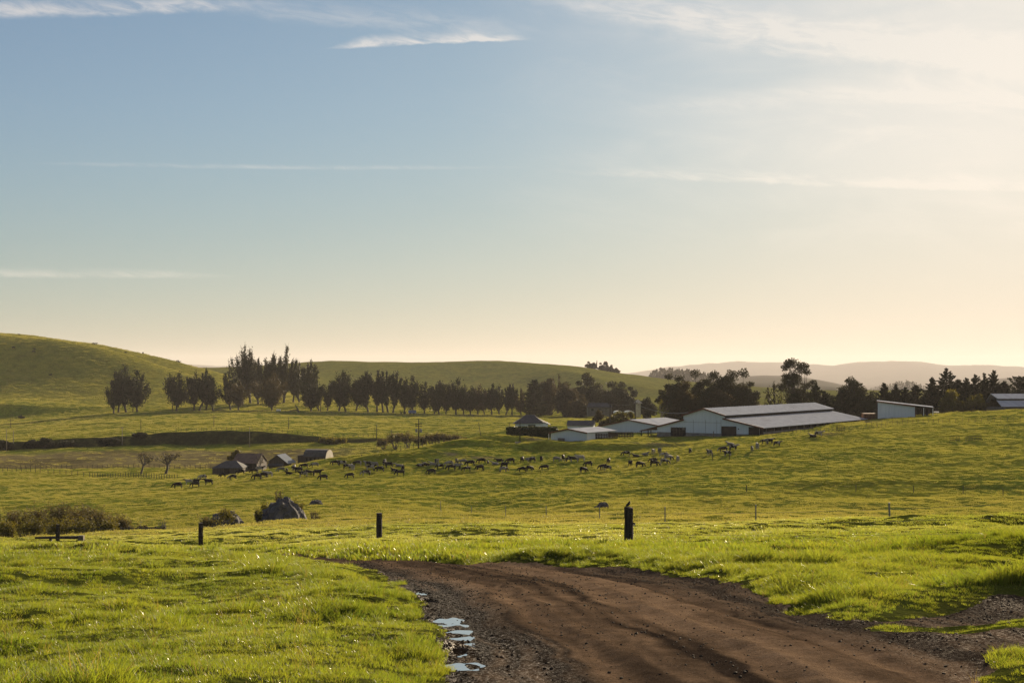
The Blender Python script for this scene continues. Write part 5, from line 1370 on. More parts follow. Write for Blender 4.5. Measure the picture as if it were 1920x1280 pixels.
    for k, xx in enumerate((-1.6, -.5)):
        q = MB(); q.tube([(xx, -.15, .45), (xx, .2, .45)], .46, 12); q.build('wheel', M_TYRE, r)
    q = MB(); q.box(1.7, 3.4, .4, 1.6, .9, 1.25); q.build('drawbar_tank', M_WHITEPAINT, r)
    # far right barn
    Y0 = 490.0; xa = 1879.0
    X0 = P(xa, 0, Y0)[0]; X1 = P(2080, 0, Y0)[0]
    zb = (HR - 774) / F * Y0; z1 = (HR - 762.5) / F * Y0; z2 = (HR - 750) / F * (Y0 + 8); z3 = (HR - 747) / F * (Y0 + 8); z4 = (HR - 738) / F * (Y0 + 14)
    r = empty('ridge_barn', (X0, Y0, zb), R(4), 'pale-roofed barn with raised ridge vent at the right picture edge', 'barn')
    Lx = X1 - X0
    m = MB(); m.box(1.2, Lx, .6, 22, -2, z1 - zb - .3); m.build('wall', M_GREYWALL, r)
    m = MB(); m.slab((0, 0, z1 - zb), (Lx, 0, z1 - zb), (Lx, 9, z2 - zb), (1.8, 9, z2 - zb), .15); o = m.build('lower_roof', M_ROOFW, r)
    m = MB(); m.slab((0, -.1, z1 - zb + .03), (Lx, -.1, z1 - zb + .03), (Lx, .05, z1 - zb + .03), (0, .05, z1 - zb + .03), .3); m.build('trim', M_DARK, o)
    m = MB(); m.box(2.4, Lx, 8.6, 8.8, z2 - zb - .4, z3 - zb); m.build('vent_gap', M_DARK, r)
    m = MB(); m.slab((1.9, 8.2, z3 - zb), (Lx, 8.2, z3 - zb), (Lx, 15, z4 - zb), (2.2, 15, z4 - zb), .15); m.slab((2.2, 15, z4 - zb), (Lx, 15, z4 - zb), (Lx, 22, z1 - zb), (2.2, 22, z1 - zb), .15); m.build('upper_roof', M_ROOFW, r)
farm_sheds()

def old_barns():
    g = 'old barns in the left valley'
    def hipped(nm, x0, x1, rb, re, rr, Y, depth, ridge_in, wall, roof, label, rz=0, cat='barn', lit_end=None, lean=None):
        zb = (HR - rb) / F * Y; e = (HR - re) / F * Y - zb; gg = (HR - rr) / F * Y - zb
        X0, X1 = P(x0, 0, Y)[0], P(x1, 0, Y)[0]; hw = (X1 - X0) / 2
        r = empty(nm, ((X0 + X1) / 2, Y, zb), R(rz), label, cat, g)
        li, ri = ridge_in
        w = MB(); a0, a1 = -hw, hw
        w.add([(a0, 0, -1), (a1, 0, -1), (a1, depth, -1), (a0, depth, -1), (a0, 0, e), (a1, 0, e), (a1, depth, e), (a0, depth, e), (a0 + li, depth / 2, gg), (a1 - ri, depth / 2, gg)],
              [(0, 1, 5, 4), (1, 2, 6, 5), (2, 3, 7, 6), (3, 0, 4, 7), (4, 5, 9, 8), (6, 7, 8, 9), (5, 6, 9), (7, 4, 8)])
        w.build('wall', wall, r)
        m = MB(); o_ = .3; dz = .14
        A, B, C_, D_ = (a0 - o_, -o_, e - .15 + dz), (a1 + o_, -o_, e - .15 + dz), (a1 + o_, depth + o_, e - .15 + dz), (a0 - o_, depth + o_, e - .15 + dz)
        p, q = (a0 + li - (o_ if li < .1 else 0), depth / 2, gg + dz), (a1 - ri + (o_ if ri < .1 else 0), depth / 2, gg + dz)
        m.add([A, B, C_, D_, p, q], [(0, 1, 5, 4), (2, 3, 4, 5)] + ([(3, 0, 4)] if li >= .1 else []) + ([(1, 2, 5)] if ri >= .1 else []))
        o = m.build('roof', roof, r); sm_ = o.modifiers.new('thick', 'SOLIDIFY'); sm_.thickness = .1
        return r, hw, e, gg
    r, hw, e, gg = hipped('old_barn', 398, 454, 884.5, 877, 866, 425, 9, (3.2, 2.6), M_OLDWOOD, M_GREYROOF, 'low dark old barn with sagging hipped roof, lowest of the old barns')
    m = MB(); m.box(-hw * .2, hw * .15, -.06, -.01, -.5, e - .1); m.build('doorway', M_DARK, r)
    r, hw, e, gg = hipped('old_barn', 435, 482, 878, 868, 852.5, 436, 11, (0.02, 0.02), M_OLDWOOD, M_RUSTROOF, 'old brown barn with steep rust-brown roof behind the low dark one', rz=-6)
    m = MB(); m.box(hw * .1, hw * .6, -.06, -.01, -.5, e - .2); m.build('doorway', M_DARK, r)
    # small shed with bright roof slope: gable towards the viewer
    Y = 432; x0, x1 = 504, 541; zb = (HR - 876) / F * Y
    X0, X1 = P(x0, 0, Y)[0], P(x1, 0, Y)[0]; wd = X1 - X0
    r = empty('small_shed', (X0, Y, zb), R(-10), 'small grey shed whose right roof slope is bright bare metal', 'shed', g)
    e = (HR - 863) / F * Y - zb; gg = (HR - 852) / F * Y - zb; xr = wd * .44
    w = MB(); w.prism([(0, -1), (wd * .8, -1), (wd * .8, e), (xr, gg - .1), (0, e - .3)], 0, 7); w.build('wall', M_OLDWOOD, r)
    m = MB(); m.slab((-.3, -.3, e - .4), (xr, -.3, gg), (xr, 7.3, gg), (-.3, 7.3, e - .4), .1); m.build('roof', M_GREYROOF, r)
    m = MB(); m.slab((xr, -.3, gg), (wd * 1.05, -.3, e - .9), (wd * 1.05, 7.3, e - .9), (xr, 7.3, gg), .1); m.build('bright_roof', M_SILVER, r)
    m = MB(); m.slab((-.2, -1.1, e - 1.6), (wd * .8, -1.1, e - 1.6), (wd * .8, -.01, e - .9), (-.2, -.01, e - .9), .1); m.build('porch_roof', M_GREYROOF, r)
    # long shed with rounded gambrel end
    Y = 440; x0, x1 = 570, 612; zb = (HR - 866) / F * Y
    X0, X1 = P(x0, 0, Y)[0], P(x1, 0, Y)[0]; wd = X1 - X0
    r = empty('gambrel_barn', (X0, Y, zb), R(-12), 'long dark barn with rounded gambrel roof and pale right end', 'barn', g)
    H1 = (HR - 843.5) / F * Y - zb; dp = 7
    pr = [(0, -1), (0, H1 * .42), (dp * .12, H1 * .78), (dp * .3, H1 * .95), (dp * .5, H1), (dp * .7, H1 * .95), (dp * .88, H1 * .78), (dp, H1 * .42), (dp, -1)]
    w = MB(); n = len(pr)
    w.add([(0, y, z) for y, z in pr] + [(wd, y, z) for y, z in pr], [tuple(range(n)), (n - 1 + 0, 0, n, 2 * n - 1), (0, 1, n + 1, n), (n - 2, n - 1, 2 * n - 1, 2 * n - 2)]); w.build('wall', M_OLDWOOD, r)
    m = MB(); pp = pr[1:-1]; k = len(pp)
    m.add([(-.3, y, z + .08) for y, z in pp] + [(wd - .1, y, z + .08) for y, z in pp], [(i, i + 1, k + i + 1, k + i) for i in range(k - 1)]); o = m.build('roof', M_GREYROOF, r); o.modifiers.new('thick', 'SOLIDIFY').thickness = .08
    m = MB(); m.add([(wd + .03, y, z) for y, z in pr] + [(wd + .15, y, z) for y, z in pr], [tuple(range(n - 1, -1, -1)), tuple(range(n, 2 * n))] + [(i, (i + 1) % n, n + (i + 1) % n, n + i) for i in range(n)]); m.build('end_wall', M_CREAM, r)
    for i in range(5):
        m = MB(); m.box(wd * (.1 + .18 * i), wd * (.17 + .18 * i), -.06, -.01, .3, H1 * .36); m.build('window', M_DARK, r)
    m = MB(); m.box(-2.4, -.05, .8, 5, -1, H1 * .5); m.slab((-2.6, .6, H1 * .55), (-.05, .6, H1 * .62), (-.05, 5.2, H1 * .62), (-2.6, 5.2, H1 * .55), .1); m.build('side_annex', M_OLDWOOD, r)
    # houses under the far trees
    Y = 640; zb = (HR - 776) / F * Y
    X0, X1 = P(1102, 0, Y)[0], P(1147, 0, Y)[0]; wd = X1 - X0
    r = empty('dim_house', (X0, Y, zb), 0, 'dim low house with grey-green roof in the shade of the broad trees', 'house')
    e = (HR - 763) / F * Y - zb; gg = (HR - 755.5) / F * Y - zb
    w = MB(); w.box(0, wd, 0, 8, -1, e); w.build('wall', M_GREYWALL, r)
    m = MB(); m.slab((-.4, -.5, e), (wd + .4, -.5, e), (wd - .6, 4, gg), (.6, 4, gg), .15); m.slab((.6, 4, gg), (wd - .6, 4, gg), (wd + .4, 8.5, e), (-.4, 8.5, e), .15); m.build('roof', M_GREYROOF, r)
    for i in range(3):
        m = MB(); m.box(wd * (.15 + .28 * i), wd * (.25 + .28 * i), -.06, -.01, e - 1.7, e - .7); m.build('window', M_GLASSD, r)
    Y = 620; p = P(1196, 778, Y)
    r = empty('tank_house', (p[0], Y, p[2]), 0, 'pale square tank house with flared pyramid roof beside the right wire pole', 'tower')
    h = (778 - 756) / F * Y; a = 1.15
    w = MB(); w.box(-a, a, -a, a, -1, h); w.build('wall', M_CREAM, r)
    m = MB(); b = 1.95; q = (778 - 748) / F * Y
    m.add([(-b, -b, h), (b, -b, h), (b, b, h), (-b, b, h), (0, 0, q)], [(0, 1, 4), (1, 2, 4), (2, 3, 4), (3, 0, 4), (3, 2, 1, 0)]); m.build('roof', M_CREAM, r)
    # low pale arched tunnels
    for i, (xa, xb, lb) in enumerate(((1151, 1168, 'left low arched white cover in the yard between the wire poles'), (1171, 1190, 'right low arched white cover in the yard between the wire poles'))):
        Y = 610; p = P((xa + xb) / 2, 774, Y); hw = (xb - xa) / 2 / F * Y
        r = empty('arched_cover', (p[0], Y, p[2]), 0, lb, 'shelter', 'arched white covers in the yard')
        m = MB(); n = 9; arc = [(-hw * math.cos(math.pi * k / n), .9 * math.sin(math.pi * k / n)) for k in range(n + 1)]
        m.prism(arc[::-1], 0, 6); m.build('cover', M_WHITEPAINT, r)
        m = MB(); m.box(-hw * .95, hw * .95, -.05, 6.05, -1.6, -.01); m.build('side_wall', M_GREYWALL, r)
    for i, (x, top, w, Y, lb) in enumerate(((1130, 772, 30, 590, 'left rusty-gold bush on the yard bank under the wire poles'), (1158, 774, 40, 588, 'middle rusty-gold bush on the yard bank under the wire poles'), (1182, 774, 26, 586, 'right rusty-gold bush on the yard bank under the wire poles'))):
        put_tree('broad', x, top, w, Y, 800 + i, lb, 'rusty-gold bushes on the yard bank', 'bush', M_OLV if i else M_BRN, ncl=12, dens=1.3, leaf=.5, base=0)
    # concrete bunker wall with dark mouth among the berms
    p = P(945, 853, 366); zb = p[2]
    r = empty('silage_bunker', (P(940, 0, 366)[0], 366, zb), R(2), 'low concrete bunker wall with a dark mouth between the grassy berms', 'bunker')
    h = (853 - 839) / F * 366
    m = MB(); m.box(0, 1.3, 0, 3, -1, h); m.box(3.9, 5.2, -.3, 3, -1, h); m.box(-8.6, -.01, .4, .8, -1, h * .95); m.box(5.21, 13.5, .2, .6, -1, h * .9); m.build('wall', M_CONC, r)
    m = MB(); m.box(1.31, 3.89, .5, 3, -1, h * .9); m.build('mouth', M_DARK, r)
    m = MB(); m.box(1.2, 4.0, 0, 3, h * .905, h * 1.02); m.build('lintel', M_CONC, r)
    p = P(971, 834, 372)
    r = tag(MB().build('x', M_CONC) if False else empty('concrete_trough', p, 0), 'small pale concrete trough on the berm by the yard pole', 'trough')
    m = MB(); m.box(-.7, .7, -.5, .5, -.8, .85); m.build('body', M_CONC, r); m = MB(); m.box(-.55, .55, -.35, .35, .851, .87); m.build('water_surface', M_GLASSD, r)
    # things in the yard
    for (x, row, Y, mt, lb, cat, nm) in ((1006, 815, 392, M_REDPAINT, 'small red barrel standing on the yard mound left of the front shed', 'barrel', 'barrel'), (995, 815, 394, M_TRIM, 'dark red-brown barrel left of the small red one on the yard mound', 'barrel', 'barrel')):
        p = G(x, Y); r = empty(nm, p, 0, lb, cat, 'barrels on the yard mound'); m = MB(); m.tube([(0, 0, 0), (0, 0, .5), (0, 0, 1.1)], [.42, .46, .42], 12); m.build('body', mt, r); m = MB(); m.tube([(0, 0, 1.101), (0, 0, 1.16)], .36, 12); m.build('lid', M_DARK, r)
    # blue trailer & white tank under the tree row
    p = G(773, 742); r = empty('blue_trailer', p, 0, 'small blue trailer parked under the tree row', 'trailer')
    m = MB(); m.box(-2.4, 2.2, 0, 2, .6, 2.3); m.build('body', M_BLUE, r)
    for xx in (-1.2, 1.0):
        m = MB(); m.tube([(xx, -.1, .45), (xx, .25, .45)], .45, 12); m.build('wheel', M_TYRE, r)
    m = MB(); m.box(2.21, 4, .8, 1.1, .6, .75); m.build('drawbar', M_DARK, r)
    p = G(756, 744); r = empty('flat_wagon', p, 0, 'dark flat wagon left of the small blue trailer', 'wagon')
    m = MB(); m.box(-2, 2, 0, 2, 1.1, 1.35); m.box(-2, -1.8, 0, 2, 1.35, 2.2); m.build('bed', M_DARK, r)
    for xx in (-1.2, 1.2):
        m = MB(); m.tube([(xx, -.1, .5), (xx, .25, .5)], .5, 12); m.build('wheel', M_TYRE, r)
    p = G(522, 741); r = empty('water_tank', p, 0, 'long pale water tank under the brownish wide-crowned tree', 'tank')
    m = MB(); m.tube([(-1.2, 0, .6), (1.2, 0, .6)], .55, 12); m.build('body', M_WHITEPAINT, r); m = MB(); m.box(-1, -.8, -.4, .4, -.2, .2); m.box(.8, 1, -.4, .4, -.2, .2); m.build('cradle', M_DARK, r)
    # fallen dead tree
    p = G(556, 738); r = empty('fallen_tree', p, 0, 'fallen dead tree with upturned forked branches in the gap of the row', 'dead tree')
    m = MB(); m.tube([(1.2, 0, 0), (.6, 0, 2), (-.6, .3, 4.1), (-1, .4, 4.6)], [.5, .42, .25, .12], 7); m.tube([(.8, 0, 1.4), (-1.8, .5, 1.3), (-5, .8, .5), (-7, 1, .4)], [.35, .28, .18, .08], 6); m.tube([(-.2, .2, 3.2), (-1.6, .2, 3.6)], [.14, .05], 5); m.tube([(-2.4, .5, 1.1), (-4, -.2, 1.5)], [.12, .05], 5); m.tube([(-3.4, .6, .9), (-4.6, .9, 2)], [.12, .04], 5); m.build('trunk', M_BARK, r)
    m = MB(); m.tube([(1.2, 0, -.3), (1.9, .2, .7), (2.2, .2, 1.0)], [.5, .25, .08], 6); m.build('root', M_BARK, r)
    p = G(414, 742); r = empty('fallen_branches', p, 0, 'fallen branches lying right of the second tree clump', 'branches')
    m = MB(); m.tube([(-5, 0, .4), (-1, 0, .7), (3, .3, .5)], [.3, .28, .12], 6); m.tube([(-3, 0, .5), (-.5, .5, 2.2), (.4, .6, 2.6)], [.2, .14, .05], 5); m.tube([(-1, 0, .6), (1, 0, 1.7)], [.14, .05], 5); m.build('trunk', M_BARK, r)
old_barns()

# ------------------------------------------------------------------ utility poles and wires
def poles():
    def pole(x, top, Y, label, arms=(), lean=0.0, r0=.17, mat=M_POST, box=False, group='utility poles'):
        p = G(x, Y); h = hgt(top, row_at(p), Y); r = empty('utility_pole', p, 0, label, 'pole', group)
        m = MB(); m.tube([(0, 0, -.4), (lean * .5, 0, h * .5), (lean, 0, h)], [r0, r0 * .85, r0 * .65], 7); m.build('shaft', mat, r, smooth=True)
        for (row, wd) in arms:
            z = p.z + h - (row - top) / F * Y - p.z; z = h - (row - top) / F * Y
            m = MB(); m.box(-wd / 2 + lean, wd / 2 + lean, -.22, -.1, z - .09, z + .09); a = m.build('crossarm', mat, r)
            q = MB()
            for k in (-.45, -.28, .28, .45): q.tube([(k * wd + lean, -.16, z + .09), (k * wd + lean, -.16, z + .28)], .05, 5)
            q.build('insulators', M_DARK, a)
        if box:
            z = h - (806 - top) / F * Y
            for s in (-1, 1):
                m = MB(); m.tube([(s * .55, -.15, z - .55), (s * .55, -.15, z + .3)], .3, 9); m.build('transformer', M_STEEL, r)
        return r, p, h
    pole(785, 785, 355, 'tall dark pole with two crossarms and transformers standing above the cows', ((794.5, 1.7), (799, 1.6)), 0, .17, box=True, group=None)
    lst = [(12, 808, 622, 'grey pole left of a twin at the far left of the county road', 0, ()), (25, 809, 634, 'thinner right-hand twin pole at the far left of the county road', 0, ()),
           (20, 784, 700, 'short pole with crossarms on the lower slope of the left hill', 0, ((787, 3.4),)), (102, 826, 640, 'low pinkish pole stub on the cut bank right of the bush pair', 0, ()),
           (229, 803, 630, 'grey pole before the left part of the cut bank', 0, ((805, 1.2),)), (264, 787, 655, 'slim pole on the field above the cut bank, right of the grey pole', 0, ()),
           (401, 779, 655, 'slim pole with a crossarm above the crest of the cut bank', 0, ((783, 2.2),)), (468, 804, 616, 'pale pole standing before the right part of the cut bank', 0, ()),
           (541, 783, 652, 'slim pole at the falling right end of the cut bank', 0, ()), (706, 798, 640, 'slim pole with a crossarm in the field left of the tall pole', 0, ((807, 2.0),)),
           (738, 806, 570, 'leaning thin pole rising out of the roadside thicket', 1.0, ()), (904, 792, 480, 'slanting pole in the bright field left of the hip-roofed house', 1.2, ()),
           (955, 793, 470, 'short stub pole just left of the hip-roofed house', 0, ()), (975, 786, 372, 'tall dark pole before the hedge of the hip-roofed house', 0, ()),
           (1338, 808, 372, 'short dark post before the gable of the long barn', 0, ())]
    for i, (x, top, Y, lb, lean, arms) in enumerate(lst):
        if lean: lean = -lean
        pole(x, top, Y, lb, arms, lean, .16 if Y > 500 else .14, M_POST if x not in (12, 25, 468, 229) else M_BARK_PALE)
    # twin poles behind the white barn, with sagging service wire
    r1, p1, h1 = pole(1144, 752, 470, 'left one of two dark poles joined by sagging wires behind the white barn', ((756, 1.6),), r0=.24)
    r2, p2, h2 = pole(1191, 752, 475, 'right one of two dark poles joined by sagging wires behind the white barn', ((756, 1.6),), r0=.24)
    a = p1 + Vector((0, -.2, h1 - .8)); b = p2 + Vector((0, -.2, h2 - .8)); c = Vector(P(1300, 772, 425))
    def sag(p, q, s, n=14): return [p.lerp(q, t / n) - Vector((0, 0, s * 4 * (t / n) * (1 - t / n))) for t in range(n + 1)]
    m = MB(); m.tube(sag(a, b, .5), .06, 4); m.tube(sag(b, c, 1.5), .07, 4); o = m.build('power_line', M_WIRE); tag(o, 'sagging service wire from the twin poles to the long barn', 'wire')
    m = MB(); m.tube([p1 + Vector((0, -.2, h1 * .28)), Vector(P(1163, 786, 463))], .03, 4); m.build('guy_wire', M_WIRE); 
    tag(bpy.data.objects['guy_wire'], 'short pale guy wire slanting from the left twin pole', 'wire')
    m = MB(); m.tube([p2 + Vector((0, -.2, h2 * .27)), Vector(P(1212, 785, 455))], .04, 4); o = m.build('guy_wire', M_WIRE); tag(o, 'short bright guy wire slanting from the right twin pole', 'wire')
    # small paddock posts near the cows
    for (x, top, Y, lb) in ((678, 852, 338, 'thick dark post standing among the cows left of the tall pole'), (1336, 848, 300, 'thin post beside the cow group right of the herd'), (1368, 847, 297, 'thin stake in front of the cows below the barn doors')):
        p = G(x, Y); h = hgt(top, row_at(p), Y); m = MB(); m.tube([(0, 0, -.3), (0, 0, h)], [.12 if x < 700 else .07] * 2, 6); tag(m.build('paddock_post', M_POST, loc=p), lb, 'post')
poles()

# ------------------------------------------------------------------ fences
def strand(pts, r=.006):
    m = MB(); m.tube(pts, r, 3, False); return m
def wood_post(h, r, seed, square=False):
    rg = np.random.default_rng(seed); m = MB(); n = 9; rows = 9
    vs = []; fs = []
    for i in range(rows):
        z = -.5 + (h + .5) * i / (rows - 1); k = 1.0 + .05 * rg.normal() if i not in (rows - 1,) else .93
        for j in range(n):
            a = 2 * math.pi * j / n
            rr = r * k * (1 + .09 * math.sin(3 * a + seed) + .04 * rg.normal())
            vs.append((rr * math.cos(a), rr * math.sin(a), z + (rg.normal() * .012 if i == rows - 1 else 0)))
    for i in range(rows - 1):
        for j in range(n): fs.append((i * n + j, i * n + (j + 1) % n, (i + 1) * n + (j + 1) % n, (i + 1) * n + j))
    fs.append(tuple((rows - 1) * n + j for j in range(n)))
    m.add(vs, fs); return m
def near_fence():
    r = empty('wooden_post_fence', G(711, 61), 0, 'dark thick wooden fence posts with slack wire along the verge beyond the dirt road', 'fence')
    base = r.location.copy()
    posts = [(-190, 100, 983, .12), (108, 91, 983, .125), (376, 76, 981, .125), (711, 61, 962, .125), (1179, 47, 952, .155), (1990, 33.5, 925, .15)]
    tops = []
    for i, (x, Y, top, rad) in enumerate(posts):
        p = G(x, Y); h = hgt(top, row_at(p), Y) + .02
        o = wood_post(h, rad, 31 + i).build('post', M_POST, r, p - base, smooth=False)
        tops.append((p, h))
        if i == 4:
            q = MB(); q.tube([(rad * .7, -.02, h * .62), (rad * 1.25, -.06, h * .58)], .028, 6); q.build('knot', M_POST, o)
            q = MB(); q.box(rad * .9, rad * 1.35, -.06, -.01, h * .55, h * .60); q.build('insulator', M_WHITEPAINT, o)
            top_post = (p, h)
    for k, f in enumerate((.35, .62, .86)):
        pts = []
        for i in range(len(tops) - 1):
            a = tops[i][0] + Vector((0, -.13, tops[i][1] * f)); b = tops[i + 1][0] + Vector((0, -.13, tops[i + 1][1] * f))
            for t in range(8): pts.append(a.lerp(b, t / 8) - Vector((0, 0, .10 * 4 * (t / 8) * (1 - t / 8))) - base)
        strand(pts, .005).build('wire', M_WIRE, r)
    return top_post
TOP_POST = near_fence()
def post_fence(name, pts, hpost, rad, label, mat, wires=2, arms=False, wire_r=.006, square=False, cat='fence', rail=None):
    """pts: list of (x column, distance) or explicit Vectors on the ground"""
    P0 = [G(*q) if not isinstance(q, Vector) else q for q in pts]
    r = empty(name, P0[0], 0, label, cat); b = P0[0]; rg = np.random.default_rng(len(pts) * 7 + int(abs(b.x) * 3))
    lim = P0[:100]
    for p in lim:
        h = hpost * rg.uniform(.92, 1.06); m = MB(); lx, ly = rg.normal(0, .02, 2) * h
        if square: m.box(-rad, rad, -rad * .6, rad * .6, -.3, h)
        else: m.tube([(0, 0, -.3), (lx, ly, h)], [rad, rad * .92], 6)
        m.build('post', mat, r, p - b)
    for k in range(wires):
        f = (k + .8) / (wires + .2)
        strand([p - b + Vector((0, -rad, hpost * f)) for p in P0], wire_r).build('wire', M_WIRE, r)
    if rail:
        for f in rail:
            m = MB(); m.tube([p - b + Vector((0, -rad - .04, hpost * f)) for p in P0], .06, 4); m.build('rail', mat, r)
    return r
post_fence('steel_post_fence', [(1669, 74), (1417, 103), (1247, 118), (1124, 145), (1024, 160), (948, 178), (884, 196), (826, 210)], 1.36, .052, 'thin grey steel fence posts running across the slope behind the wooden posts', M_STEEL, 3, wire_r=.006)
post_fence('ridge_fence', [(1213, 222), (1400, 223), (1605, 226), (1713, 224), (1806, 222), (1881, 220), (1990, 214)], 1.15, .07, 'sparse dark posts along the crest of the right-hand field', M_POST, 2, wire_r=.005)
def lerp_pts(a, b, n): return [(a[0] + (b[0] - a[0]) * i / (n - 1), a[1] + (b[1] - a[1]) * i / (n - 1)) for i in range(n)]
post_fence('valley_fence', lerp_pts((5, 430), (75, 425), 9) + lerp_pts((90, 420), (168, 405), 8) + lerp_pts((173, 403), (332, 372), 34), 1.35, .09, 'line of many close dark posts crossing the green valley field on the left', M_POST, 2, wire_r=.01)
post_fence('field_edge_fence', lerp_pts((-20, 450), (395, 446), 44), 1.3, .08, 'fence between the green valley field and the dry brown field', M_POST, 2, wire_r=.015)
post_fence('tree_row_fence', lerp_pts((440, 735), (1000, 735), 66), 1.25, .08, 'low dark fence along the foot of the tree row', M_POST, 2, wire_r=.02)
post_fence('bank_top_fence', lerp_pts((330, 642), (700, 642), 40), 1.3, .09, 'fence of fine posts along the top of the dark cut bank', M_POST, 1, wire_r=.015)
post_fence('lane_fence', lerp_pts((735, 352), (800, 362), 9) + lerp_pts((806, 366), (880, 392), 15), 1.25, .06, 'fence beside the pale lane climbing to the farm right of the tall pole', M_POST, 2, wire_r=.008)
post_fence('hill_fence', lerp_pts((1625, 405), (1760, 402), 15) + lerp_pts((1768, 401), (1925, 395), 14), 1.3, .055, 'thin fence crossing the right hilltop below the lean-to shed', M_POST, 2, wire_r=.008)
post_fence('barn_fence', lerp_pts((1440, 372), (1660, 398), 30), 1.15, .05, 'thin fence on the slope in front of the long barn side', M_POST, 2, wire_r=.008)
post_fence('stock_pen', lerp_pts((1568, 352), (1584, 354), 6), 1.9, .05, 'small upright steel pen on the slope below the end of the long barn', M_DARK, 0, rail=(.35, .65, .95))
post_fence('hurdle_pen', lerp_pts((1781, 331), (1799, 331), 4), 1.25, .04, 'left of two dark steel hurdles standing in the right pasture', M_DARK, 0, rail=(.3, .62, .95))
post_fence('hurdle_pen', lerp_pts((1811, 330), (1840, 330), 6), 1.25, .04, 'right, longer one of two dark steel hurdles standing in the right pasture', M_DARK, 0, rail=(.3, .62, .95))
post_fence('farm_gate', lerp_pts((870, 735), (886, 735), 3), 1.6, .1, 'pale farm gate under the squat cypress in the tree row', M_BARK_PALE, 0, rail=(.4, .8))
# board fence by the creek
def board_fence():
    a, b = Vector(P(226, 1003, 133)), Vector(P(308, 1002, 131)); r = empty('board_fence', a, 0, 'low weathered board fence at the edge of the creek thicket', 'fence'); d = b - a
    for k in range(6):
        m = MB(); m.box(-.07, .07, 0.03, .17, -1.6, .75); m.build('post', M_POST, r, d * (k / 5) + Vector((0, 0, 0)))
    for z in (.0, .25, .5):
        m = MB(); m.slab((0, 0, z + .2), (d.x, d.y, d.z + z + .2), (d.x, d.y + .04, d.z + z + .2), (0, .04, z + .2), .18); m.build('board', M_OLDWOOD, r)
board_fence()
# long trough lying in the grass on the left
def trough():
    p = G(108, 99); x0 = P(66, 0, 99)[0] - p.x; x1 = P(150, 0, 99)[0] - p.x
    r = empty('log_beam', p, R(1.5), 'long weathered log lying in the grass behind the leftmost fence post', 'log')
    z = (HR - 1003) / F * 99 - p.z
    m = MB(); m.tube([(x0, 0, z - .18), (x0 + .5, 0, z - .17), (x1 * .5, 0, z - .16), (x1, 0, z - .15)], [.07, .09, .11, .12], 9); m.build('log', M_OLDWOOD, r, smooth=True)
    m = MB(); m.box(x1 - .1, x1 + .25, -.15, .2, -.3, z - .02); m.build('end_block', M_BARK_PALE, r)
    m = MB(); m.box(x0 + 1.0, x0 + 1.15, -.1, .1, -.4, z - .18); m.build('support', M_POST, r)
trough()
# ------------------------------------------------------------------ rocks
M_ROCK = surf('grey_lichened_rock', (0.090, 0.086, 0.086), (0.040, 0.039, 0.041), 0.9, 0.95, 1.0, 5, streaks=((1.1, 1.1, .5), (0.17, 0.16, 0.15), .5))
def rock(x, Y, wpx, hpx, depth, seed, label, peak=0.0, pts=None):
    import bmesh
    p = G(x, Y); w = wpx / F * Y; h = hpx / F * Y
    bm = bmesh.new(); bmesh.ops.create_icosphere(bm, subdivisions=5, radius=1.0)
    C_ = np.array([v.co for v in bm.verts])
    ang = np.arctan2(C_[:, 0], np.maximum(C_[:, 2], 0) + 1e-6)
    # silhouette as a function of the lateral position
    sx = C_[:, 0]
    prof = np.interp(sx, [q[0] for q in pts], [q[1] for q in pts])
    n1 = vn(C_[:, 0] * 2.3 + seed, C_[:, 1] * 2.3 + C_[:, 2] * 1.7, seed); n2 = vn(C_[:, 0] * 6 + C_[:, 2] * 2, C_[:, 1] * 6 - C_[:, 2] * 3, seed + 1); n3 = 1 - np.abs(vn(C_[:, 0] * 5 - C_[:, 2] * 4, C_[:, 1] * 3 + seed, seed + 2))
    d = 1 + .16 * n1 + .10 * n2 + .22 * (n3 - .6)
    zz = np.maximum(C_[:, 2], -.35) * prof / np.maximum(np.sqrt(np.clip(1 - sx ** 2, .02, 1)), .25)
    V = np.stack([C_[:, 0] * w / 2 * (1 + .08 * n2 + .05 * n1), C_[:, 1] * depth / 2 * d, zz * h * (1 + .11 * n2 + .22 * (n3 - .6))], 1)
    for v, c in zip(bm.verts, V): v.co = c
    me = bpy.data.meshes.new('boulder'); bm.to_mesh(me); bm.free(); me.materials.append(M_ROCK)
    o = bpy.data.objects.new('boulder', me); COL.objects.link(o); o.location = p
    tag(o, label, 'rock', 'grey boulders in the pasture'); return o
rock(529, 172, 94, 47, 6, 3, 'biggest grey ridged boulder, peaked, beside the creek shrubs', pts=[(-1, .1), (-.85, .45), (-.55, .62), (-.3, .85), (-.05, 1.0), (.2, .97), (.45, .75), (.7, .55), (.9, .35), (1, .1)])
rock(427, 170, 62, 31, 4.5, 8, 'grey boulder half hidden by an olive shrub left of the biggest one', pts=[(-1, .3), (-.9, .85), (-.5, .95), (0, 1), (.4, .95), (.75, .62), (.95, .5), (1, .2)])
rock(592, 212, 26, 9, 2, 12, 'small low grey boulder right of the biggest one', pts=[(-1, .1), (-.6, .8), (0, 1), (.7, .9), (1, .2)])
rock(1126, 192, 30, 12, 2.4, 15, 'small slanted grey boulder in the pasture left of the bird post', pts=[(-1, .05), (-.5, .4), (-.1, .9), (.4, 1), (.9, .8), (1, .2)])

